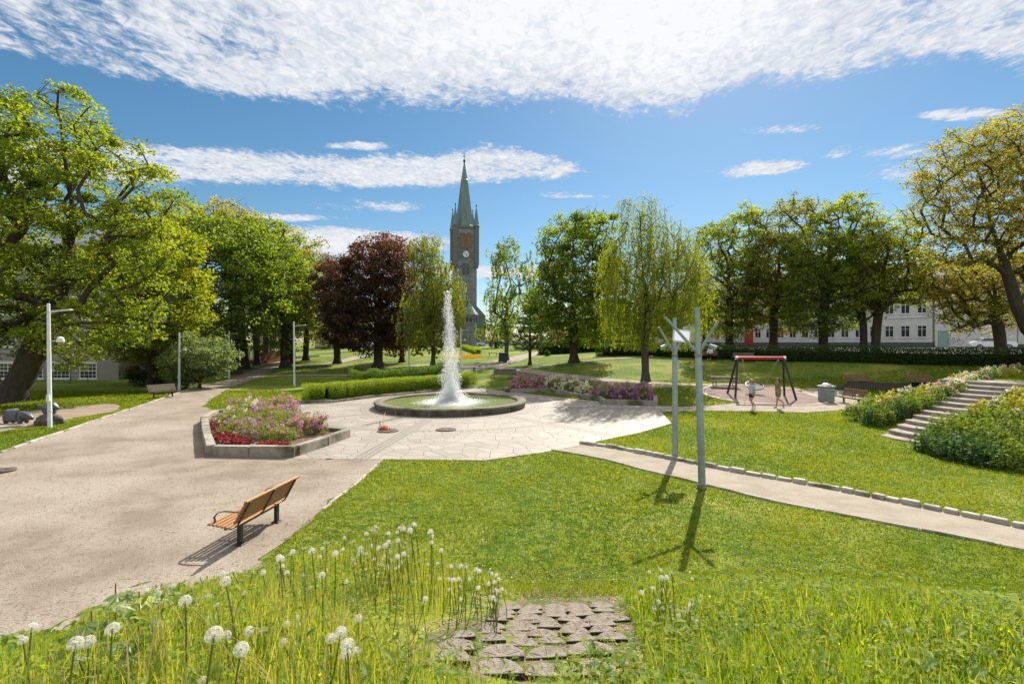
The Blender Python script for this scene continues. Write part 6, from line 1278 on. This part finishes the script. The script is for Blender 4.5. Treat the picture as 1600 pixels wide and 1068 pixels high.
OUTX = [-100, 0, 100, 180, 250, 300, 400, 480, 530, 560, 640, 680, 700, 760, 790, 800, 960, 985, 1000, 1045, 1060, 1200, 1400, 1600, 1800]
OUTY = [1010, 1003, 985, 925, 905, 900, 880, 850, 842, 828, 812, 830, 868, 888, 905, 945, 948, 900, 890, 880, 895, 895, 905, 938, 945]
def outline(X, Y, Z): 
    px = CX+F*X/Y; return H-(np.interp(px, OUTX, OUTY)-CY)*Y/F      # tallest height the plants reach there
def on_steps(x, y):                                            # strip kept open for the log steps
    t = np.clip((y-3.4)/5.0, 0, 1); lo = -1.02+.95*t; hi = .98+.72*t
    return (x > lo) & (x < hi) & (y > 3.2) & (y < 9.0)
def blades(n, y0, y1, hmin, hmax, wid, sel, tintf, seg=3, bend=.5, name='', power=1.2, clip=True):
    x, y = frustum_pts(n, y0, y1, power, 1.12); k = sel(x, y) & (y < np.interp(x, YFX, YFY)+.2); x, y = x[k], y[k]; n = len(x); z = terrain(x, y)
    h = rng.uniform(hmin, hmax, n)*(.75+.4*np.sin(x*2.3+1)*np.sin(y*1.9)+.15*rng.random(n))
    if clip:
        mx_ = outline(x, y, z)-z+.02; h = np.where(h > mx_, mx_*rng.uniform(.7, 1.0, n), h); k = h > .05; x, y, z, h = x[k], y[k], z[k], h[k]; n = len(x)
    a = rng.random(n)*6.283; b_ = rng.random(n)*6.283; bd = h*bend*rng.random(n)
    w = wid*rng.uniform(.6, 1.4, n)*np.clip(.5+h*2, .5, 1.3); rows = []
    for s in range(seg+1):
        t = s/seg; cx_ = x+np.cos(b_)*bd*t*t; cy_ = y+np.sin(b_)*bd*t*t; cz_ = z-.01+h*(t-.18*t*t*bend); ww = w*(1-t**2*.92)
        rows.append(np.stack([np.c_[cx_+np.cos(a)*ww, cy_+np.sin(a)*ww, cz_], np.c_[cx_-np.cos(a)*ww, cy_-np.sin(a)*ww, cz_]], 1))
    V = np.stack(rows, 1).reshape(-1, 3); base = (np.arange(n)*(seg+1)*2)[:, None]; s_ = np.arange(seg)[None]*2
    Fq = np.stack([base+s_, base+s_+1, base+s_+3, base+s_+2], -1).reshape(-1, 4)
    return V, Fq, np.repeat(tintf(x, y, n), seg)
left = lambda x, y: (x < .1*y) & ~on_steps(x, y); right = lambda x, y: (x > .1*y) & ~on_steps(x, y); anyw = lambda x, y: ~on_steps(x, y)
sets = [blades(62000, 1.1, 9.6, .12, .40, .0019, left, lambda x, y, n: rng.beta(1.5, 2.2, n)), blades(60000, 1.1, 9.4, .18, .52, .0042, right, lambda x, y, n: rng.beta(1.2, 4, n)),
        blades(60000, 2.5, 9.6, .06, .17, .0032, anyw, lambda x, y, n: rng.beta(1.2, 3.5, n), seg=2), blades(60000, 3.3, 8.8, .03, .09, .003, lambda x, y: on_steps(x, y) & (np.sin(x*9+y*3)*np.sin(y*8-x*2)+rng.random(len(x)) > .35), lambda x, y, n: rng.beta(1.2, 3.5, n), seg=2)]
Vs = []; Fs = []; Ts = []; o = 0
for V, Fq, t in sets: Vs.append(V); Fs.append(Fq+o); Ts.append(t); o += len(V)
T(npmesh('tall_grass', np.concatenate(Vs), np.concatenate(Fs), G_tall, tint=np.concatenate(Ts)), 'tall uncut grass covering the bank in the foreground', 'grass', kind='stuff')
# yellow leafless dandelion stalks, left side and small tufts right
tuft = lambda x, y: left(x, y) & (np.sin(x*2.1+.6)*np.sin(y*1.7+1.0)+rng.random(len(x)) > .35)
V1, F1, t1 = blades(3600, 1.3, 8.0, .28, .62, .0024, tuft, lambda x, y, n: rng.random(n), seg=4, bend=.5)
V2, F2, t2 = blades(900, 2.5, 7.0, .25, .55, .0024, lambda x, y: right(x, y) & (x < .36*y), lambda x, y, n: rng.random(n)*.5+.5, seg=4, bend=.45)
T(npmesh('dry_stalks', np.concatenate([V1, V2]), np.concatenate([F1, F2+len(V1)]), G_stem, tint=np.concatenate([t1, t2])), 'bare yellowish flower stalks standing in the meadow bank', 'stalks', kind='stuff')
# broad leaved weeds: rosettes of toothed leaves
def leafshape(n_t=4):
    ts = np.linspace(0, 1, 2*n_t+1); wv = [0.05]+[(.5 if i % 2 else .28)*math.sin(math.pi*min(.97, ts[i]*.9+.08)) for i in range(1, 2*n_t)]+[0.0]; return ts, np.array(wv)
def weeds(n, sel, y0, y1, lmin, lmax, nl, power=1.3, hgt=(.05, .3), tb=(1.5, 2.5), upr=.6, lim=True):
    x, y = frustum_pts(n, y0, y1, power, 1.12); k = sel(x, y) & ((y < np.interp(x, YFX, YFY)) | (not lim)); x, y = x[k], y[k]; z = terrain(x, y)
    x = np.repeat(x, nl); y = np.repeat(y, nl); z = np.repeat(z, nl); n = len(x); hh = rng.uniform(*hgt, n); mx_ = outline(x, y, z)-z-.06; hh = np.minimum(hh, np.maximum(mx_, .0)*rng.uniform(.5, 1, n)) if lim else hh
    x = x+rng.normal(size=n)*.05; y = y+rng.normal(size=n)*.05
    L_ = rng.uniform(lmin, lmax, n); a = rng.random(n)*6.283; el = rng.uniform(-.1, upr, n); ts, wv = leafshape(); m = len(ts)
    dx, dy = np.cos(a), np.sin(a); rows = []
    for t, w_ in zip(ts, wv):
        r = L_*t; zz = hh+r*np.sin(el)-.35*L_*t*t; c = np.c_[x+dx*r*np.cos(el), y+dy*r*np.cos(el), z+zz]; s_ = np.c_[-dy, dx, np.full(n, .25)]*(w_*L_*.42)[:, None]
        s2 = np.c_[dy, -dx, np.full(n, .25)]*(w_*L_*.42)[:, None]; rows.append(np.stack([c+s_, c, c+s2], 1))
    V = np.stack(rows, 1).reshape(-1, 3); base = (np.arange(n)*m*3)[:, None]; i_ = np.arange(m-1)[None]*3
    Fq = np.concatenate([np.stack([base+i_, base+i_+1, base+i_+4, base+i_+3], -1).reshape(-1, 4), np.stack([base+i_+1, base+i_+2, base+i_+5, base+i_+4], -1).reshape(-1, 4)])
    t = np.repeat(rng.beta(*tb, n), m-1); return V, Fq, np.concatenate([t, t])
sets = [weeds(1100, right, 1.5, 9.0, .05, .14, 7, hgt=(.04, .36), upr=.9, tb=(1.2, 2.0)), weeds(500, left, 1.3, 9.0, .06, .15, 6, hgt=(.0, .2)), weeds(2600, right, 2, 9.0, .025, .07, 12, hgt=(.04, .38), upr=1.1, tb=(1.1, 1.8)), weeds(600, anyw, 7.0, 9.4, .05, .1, 6, hgt=(0, .05), upr=.4), weeds(70, lambda x, y: on_steps(x, y) & (y > 4.6), 3.4, 8.5, .03, .07, 6, hgt=(0, .04)), weeds(2200, left, 1.5, 9.0, .02, .07, 10, hgt=(.02, .3), upr=1.1, tb=(1.1, 2.2)), weeds(420, lambda x, y: (np.abs(x+4.1-.25*np.sin(y*3)) < .35) & (y > 7.5), 7.5, 14.5, .04, .1, 7, hgt=(0, .05), power=1, lim=False), weeds(700, lambda x, y: (np.sin(x*1.7+2)*np.sin(y*1.3) > .35) & ~covered(x, y) & (x > -4), 8, 15, .025, .05, 7, hgt=(0, .03), power=1, lim=False, tb=(1.2, 4))]
Vs = []; Fs = []; Ts = []; o = 0
for V, Fq, t in sets: Vs.append(V); Fs.append(Fq+o); Ts.append(t); o += len(V)
T(npmesh('broad_weeds', np.concatenate(Vs), np.concatenate(Fs), G_weed, tint=np.concatenate(Ts)), 'leafy green weeds mixed through the foreground bank', 'weeds', kind='stuff')
# litter and soil between the log steps
x = rng.uniform(-1, 1.6, 2600); y = rng.uniform(3.8, 8.6, 2600); k = on_steps(x, y); x, y = x[k], y[k]; V, Fq = leaf_quads(np.c_[x, y, terrain(x, y)+.012], np.full(len(x), .045), rng, 2.5, .45)
T(npmesh('dry_leaf_litter', V, Fq, leafmat('litter', (.16, .10, .06), (.35, .25, .15), .1, (1.2, 1.2, 1)), tint=rng.random(len(x))), 'brown leaf litter and soil between the log steps', 'leaf litter', kind='stuff')
sheet('step_soil', [(-.8, 3.2), (.85, 3.2), (1.3, 5.2), (1.35, 7.0), (.9, 7.3), (.3, 7.1), (-.2, 5.6), (-.7, 4.6)], groundmat('mossy_soil', [(.13, .10, .065), (.20, .15, .10), (.07, .11, .02)], [(9, .42, .6), (3, .42, .55)], bump=1, bs=20), .010, .2, .06, 31, cover=False)

# maple sapling at the lower left
def sapling(px, py, D, label, seed, nl=9, L0=.13):
    c = at(px, py, D); zt = tz(c.x, c.y); rr = np.random.default_rng(seed); root = empty('maple_sapling', (c.x, c.y, zt), 0, label, 'sapling'); hz = c.z-zt
    b = MB(); b.tube([(0, 0, -.03), (.01, 0, hz*.5), (0, .01, hz)], [.006, .005, .003], 6); b.build('stem', pm('red_stem', (.25, .12, .06), (.2, .09, .05), 9, .6), root)
    Vv = []; Ff = []; tt = []
    for i in range(nl):
        a = rr.random()*6.283; z0 = hz*(.35+.65*(i/nl)); r0 = .05+.10*rr.random()*(1.2-i/nl*.6); L_ = L0*rr.uniform(.7, 1.15); cen = np.array([math.cos(a)*r0, math.sin(a)*r0, z0+.02]); u_ = np.array([math.cos(a), math.sin(a), -.25+rr.normal()*.15]); u_ /= np.linalg.norm(u_); v_ = np.cross([0, 0, 1], u_)+np.array([0, 0, rr.normal()*.2]); v_ /= np.linalg.norm(v_)
        out = []
        for ang, rad in ((0, 1), (12, .62), (22, .58), (38, .9), (52, .5), (68, .5), (85, .62), (110, .42), (150, .32), (180, .12)): out.append((math.cos(R(ang))*rad, math.sin(R(ang))*rad))
        out = out+[(p, -q) for p, q in out[-2:0:-1]]; base = len(Vv); Vv.append(tuple(cen)); 
        for p, q in out: w_ = cen+u_*p*L_*.8+v_*q*L_*.9-np.array([0, 0, .2*L_*(p*p+q*q)]); Vv.append(tuple(w_))
        m_ = len(out)
        for j in range(m_): Ff.append((base, base+1+j, base+1+(j+1) % m_)); tt.append(rr.random()*.5 if i % 4 else 1.0)
    npmesh('leaves', Vv, Ff, L_shr2, root, tint=tt)
L_shr2 = leafmat('sapling_leaf', (.05, .11, .02), (.3, .34, .03), .45, (1.8, 1.7, .6), .12)
for i, (px, py, D, lab) in enumerate([(178, 912, 2.6, 'small maple sapling with a yellow top leaf, leftmost of the seedlings'), (215, 925, 2.5, 'small maple sapling just right of the leftmost seedling'), (140, 955, 2.3, 'dark leaved maple sapling low at the left'),
        (245, 935, 2.9, 'maple seedling with yellowish leaves behind the big dandelion'), (275, 940, 2.9, 'yellow green seedling near the tall dandelion clock'), (195, 985, 2.1, 'low leafy seedling beneath the others at the left'), (310, 955, 2.8, 'green seedling between dandelion stems')]):
    sapling(px, py, D, lab, 500+i, nl=10 if i else 8, L0=.10 if i < 3 else .085)

# dandelion clocks
def puff(rr, spent):
    n = 300 if not spent else 70; q = rr.normal(size=(n, 3)); q /= np.linalg.norm(q, axis=1)[:, None]; q = q[q[:, 2] > (-.75 if not spent else -.2)]; n = len(q); r = 1.0
    c = q*.93; t1_ = np.cross(q, [0.1, .2, 1.]); t1_ /= np.linalg.norm(t1_, axis=1)[:, None]; t2_ = np.cross(q, t1_)
    k = 5; an = np.arange(k)*2*math.pi/k; tip = c[:, None]+(t1_[:, None]*np.cos(an)[None, :, None]+t2_[:, None]*np.sin(an)[None, :, None])*.15+q[:, None]*.05
    w_ = .022; side = (-t1_[:, None]*np.sin(an)[None, :, None]+t2_[:, None]*np.cos(an)[None, :, None])*w_
    Vt = np.stack([np.repeat(c[:, None], k, 1), tip+side, tip-side], 2).reshape(-1, 3); Ft = np.arange(n*k*3).reshape(-1, 3)
    Vr = np.stack([q*.12+t1_*.012, q*.12-t1_*.012, c], 1).reshape(-1, 3); Fr = np.arange(n*3).reshape(-1, 3)+len(Vt)
    return np.concatenate([Vt, Vr]), np.concatenate([Ft, Fr])
M_puff = leafmat('seed_down', (.68, .64, .56), (.88, .87, .83), .5, (1.1, 1.1, 1.1), .02); M_core = pm('seed_core', (.25, .17, .09), (.15, .1, .05), 9, .9)
PV = []
for i in range(6):
    rr = np.random.default_rng(900+i); spent = i >= 4; V, F3 = puff(rr, spent); me_o = npmesh('seed_head', V, F3, M_puff, tint=rr.random(len(F3))); me_p = me_o.data; bpy.data.objects.remove(me_o); 
    b = MB(); b.lathe([(.03, -.22), (.15, -.14), (.17, 0), (.10, .12), (.02, .15)], 8); bo = b.build('flower_core', M_core); me_c = bo.data; bpy.data.objects.remove(bo)
    b = MB(); b.tube([(0, 0, 0), (.018, .004, .35), (.012, .0, .7), (0, 0, 1)], [.0042, .0036, .0032, .0028], 6); bo = b.build('stem', G_stem); me_s = bo.data; bpy.data.objects.remove(bo)
    PV.append((me_p, me_c, me_s))
def dandelion(px, py, dia, label, rnd, real=.05, spent=False):
    D = F*real/dia
    for _ in range(8):
        p = at(px, py, D); zt = tz(p.x, p.y); st_ = p.z-zt
        if st_ < .22: D *= .95
        elif st_ > .72: D *= 1.05
    if st_ < .1: return None
    real = dia*D/F; k = rnd.choice([4, 5]) if spent else rnd.randrange(4); me_p, me_c, me_s = PV[k]
    root = empty('dandelion', (p.x, p.y, zt), 0, label, 'dandelion', 'dandelion clocks on the bank')
    ta, tb_ = rnd.gauss(0, .12), rnd.gauss(0, .12); root.rotation_euler = (ta, tb_, 0); root.location = (p.x-tb_*st_, p.y+ta*st_, zt)
    real *= .88; o = link('seed_head', me_p, None, root); o.location = (0, 0, st_); o.scale = (real/2,)*3; o.rotation_euler = (rnd.uniform(-.3, .3), rnd.uniform(-.3, .3), 0)
    o = link('flower_core', me_c, None, root); o.location = (0, 0, st_); o.scale = (real/2,)*3
    o = link('stem', me_s, None, root); o.scale = (1, 1, max(.05, st_-real*.08)); return root
rnd = random.Random(4)
BIG = [(335, 985, 30, 'largest dandelion clock, low centre of the left meadow'), (378, 1005, 26, 'big dandelion clock just below right of the largest one'), (353, 992, 18, 'half hidden dandelion clock tucked beside the largest one'), (533, 980, 21, 'top clock of the tight cluster of dandelions left of the log steps'),
       (516, 996, 18, 'left clock of the tight cluster of dandelions left of the log steps'), (543, 1004, 24, 'biggest clock of the tight cluster left of the log steps'), (540, 1021, 19, 'lowest clock of the tight cluster left of the log steps'), (556, 1017, 16, 'right clock of the tight cluster left of the log steps'),
       (176, 980, 22, 'lone round dandelion clock beneath the maple saplings'), (118, 1000, 25, 'left one of two touching dandelion clocks at the lower left'), (138, 1000, 22, 'right one of two touching dandelion clocks at the lower left'), (124, 1027, 22, 'ragged dandelion clock below the two touching ones'),
       (50, 978, 17, 'dandelion clock on the gravel side at the far left'), (36, 1000, 15, 'small dandelion clock at the far lower left'), (290, 932, 21, 'dandelion clock standing tall beside the yellow seedling leaves'), (388, 983, 18, 'dandelion clock just right of the largest one'), (411, 985, 16, 'spent dandelion head right of the largest clock'),
       (441, 1001, 16, 'dandelion clock alone between the largest and the tight cluster'), (317, 1062, 15, 'dandelion clock cut by the bottom edge'), (448, 975, 12, 'small clock above the lone one in the middle of the left meadow'), (352, 906, 18, 'dandelion clock at the upper edge of the left meadow near the bench shadow'), (438, 873, 14, 'round clock below the near bench, right side'),
       (487, 859, 12, 'dandelion clock at the meadow rim right of the bench'), (524, 863, 12, 'dandelion clock at the meadow rim, farther right of the bench'), (503, 898, 13, 'dandelion clock in the upper middle of the left meadow'), (560, 964, 14, 'dandelion clock above the tight cluster on its right'), (329, 933, 12, 'small clock right of the tall one by the yellow leaves'), (321, 933, 12, 'small clock close behind the tall one by the yellow leaves')]
for px, py, d, lab in BIG: dandelion(px, py, d, lab, rnd, spent='spent' in lab or 'ragged' in lab)
LA, LB_, LC = ('white dandelion clock among many others on the left meadow bank', 'white dandelion clock in the tall tuft before the mown lawn, left of the log steps', 'small dandelion clock in the sparse tuft right of the log steps')
for i in range(120):
    px = rnd.uniform(10, 700); py = max(np.interp(px, OUTX, OUTY)+rnd.uniform(0, 160)*rnd.random(), 0); dandelion(px, py, rnd.uniform(5.5, 11), LA, rnd, spent=rnd.random() < .5)
for i in range(62):
    px = rnd.gauss(612, 45); py = rnd.uniform(-4, 75)+np.interp(px, OUTX, OUTY); dandelion(px, py, rnd.uniform(5, 8.5), LB_, rnd, spent=rnd.random() < .5)
for i in range(44):
    px = rnd.uniform(700, 790); py = np.interp(px, OUTX, OUTY)+rnd.uniform(0, 55); dandelion(px, py, rnd.uniform(6, 9), LB_, rnd, spent=rnd.random() < .35)
for i in range(34):
    px = rnd.gauss(1045, 30); py = np.interp(px, OUTX, OUTY)+rnd.uniform(0, 75); dandelion(px, py, rnd.uniform(6, 10), LC, rnd, spent=rnd.random() < .5)

# ------------------------------------------------------------------ planting on the right hand bank
def bank_bush(px, py, w, h, leaf, seed, label, fl=None, nf=0, ls=.11):
    x, y = hit(px, py); zt = tz(x, y); D = y; r = w*D/F; hh = h*D/F; rr = np.random.default_rng(seed); root = empty('leafy_shrub', (x, y, zt), 0, label, 'shrub', 'shrubs and perennials on the right bank')
    n = int(2600*max(.6, r)*max(.5, hh)); q = rr.normal(size=(n, 3)); q[:, 2] = np.abs(q[:, 2]); q /= np.linalg.norm(q, axis=1)[:, None]; q *= (rr.random(n)**.3)[:, None]; bmp = 1+.2*np.sin(q[:, :1]*9+seed)+.15*np.sin(q[:, 1:2]*8)
    C = q*np.array([r, r*.85, hh])*bmp; C[:, 2] += terrain(C[:, 0]+x, C[:, 1]+y)-zt; V, Fq = leaf_quads(C, ls, rr, .5, .45); npmesh('foliage', V, Fq, leaf, root, tint=np.clip(rr.random(n)*.6+.5*(C[:, 2]/max(hh, .1))*.6, 0, 1))
    if fl:
        k = 12; q = rr.normal(size=(nf, 3)); q[:, 2] = np.abs(q[:, 2])+.5; q /= np.linalg.norm(q, axis=1)[:, None]; c = q*np.array([r, r*.85, hh*1.12]); c[:, 2] += terrain(c[:, 0]+x, c[:, 1]+y)-zt
        C = (c[:, None]+rr.normal(size=(nf, k, 3))*.045).reshape(-1, 3); V, Fq = leaf_quads(C, .07, rr, .5, .9); npmesh('blossoms', V, Fq, fl, root, tint=rr.random(len(C)))
    b = MB()
    for i in range(6): a = rr.random()*6.28; b.tube([(0, 0, -.05), (math.cos(a)*r*.3, math.sin(a)*r*.3, hh*.5), (math.cos(a)*r*.55, math.sin(a)*r*.55, hh*.85)], [.015, .01, .005], 5)
    b.build('stems', M_bark, root)
L_bank = leafmat('bank_leaf', (.07, .14, .015), (.22, .27, .035), .45, (1.8, 1.7, .5), .06); L_bankd = leafmat('bank_dark_leaf', (.035, .085, .018), (.09, .16, .03), .4, (1.8, 1.8, .6), .08)
L_pinkp = leafmat('pale_pink_blossom', (.6, .42, .34), (.7, .55, .45), .3, (1.1, 1, 1), .02)
L_yel = leafmat('yellow_leaf', (.25, .27, .03), (.42, .36, .06), .5, (1.6, 1.5, .5), .05)
UP = [(1345, 655, 20, 24, L_bank), (1362, 662, 18, 30, L_bankd), (1380, 664, 18, 26, L_bank), (1355, 640, 22, 22, L_bank), (1400, 655, 24, 32, L_bankd), (1425, 650, 22, 30, L_bank), (1448, 642, 22, 30, L_bank), (1385, 640, 22, 26, L_yel), (1415, 632, 22, 24, L_bank), (1470, 630, 22, 28, L_bankd),
      (1445, 622, 22, 20, L_yel), (1492, 620, 20, 24, L_bank), (1475, 610, 22, 16, L_yel), (1512, 608, 20, 20, L_bank), (1500, 598, 22, 14, L_yel), (1530, 600, 20, 20, L_bankd), (1545, 592, 20, 16, L_bank), (1570, 588, 22, 16, L_yel), (1595, 586, 20, 16, L_bank), (1330, 648, 14, 16, L_bank)]
for i, (px, py, w, h, lf) in enumerate(UP): bank_bush(px, py, w, h, lf, 600+i, 'leafy plant with pale blossoms on the bank left of the stone steps', (L_white if i % 3 else L_pinkp) if i > 6 else None, 14 if i > 6 else 0)
LO = [(1450, 705, 24, 34, L_bankd), (1480, 714, 26, 40, L_bankd), (1515, 722, 28, 42, L_bankd), (1550, 728, 28, 40, L_bankd), (1590, 735, 30, 44, L_bank), (1470, 685, 24, 34, L_bank), (1500, 692, 26, 40, L_bank), (1535, 698, 28, 44, L_bank), (1575, 705, 28, 50, L_bank), (1610, 712, 28, 50, L_bank),
      (1500, 668, 22, 26, L_bank), (1530, 668, 24, 32, L_bank), (1565, 675, 26, 40, L_bank), (1600, 680, 26, 44, L_bank), (1535, 645, 18, 18, L_yel), (1560, 645, 22, 24, L_bank), (1590, 650, 24, 30, L_yel), (1580, 625, 18, 16, L_bank), (1600, 625, 20, 20, L_yel)]
for i, (px, py, w, h, lf) in enumerate(LO): bank_bush(px, py, w, h, lf, 640+i, 'leafy green plant on the bank right of the stone steps', (L_white if i % 2 else L_yel) if i > 12 else None, 10 if i > 12 else 0)
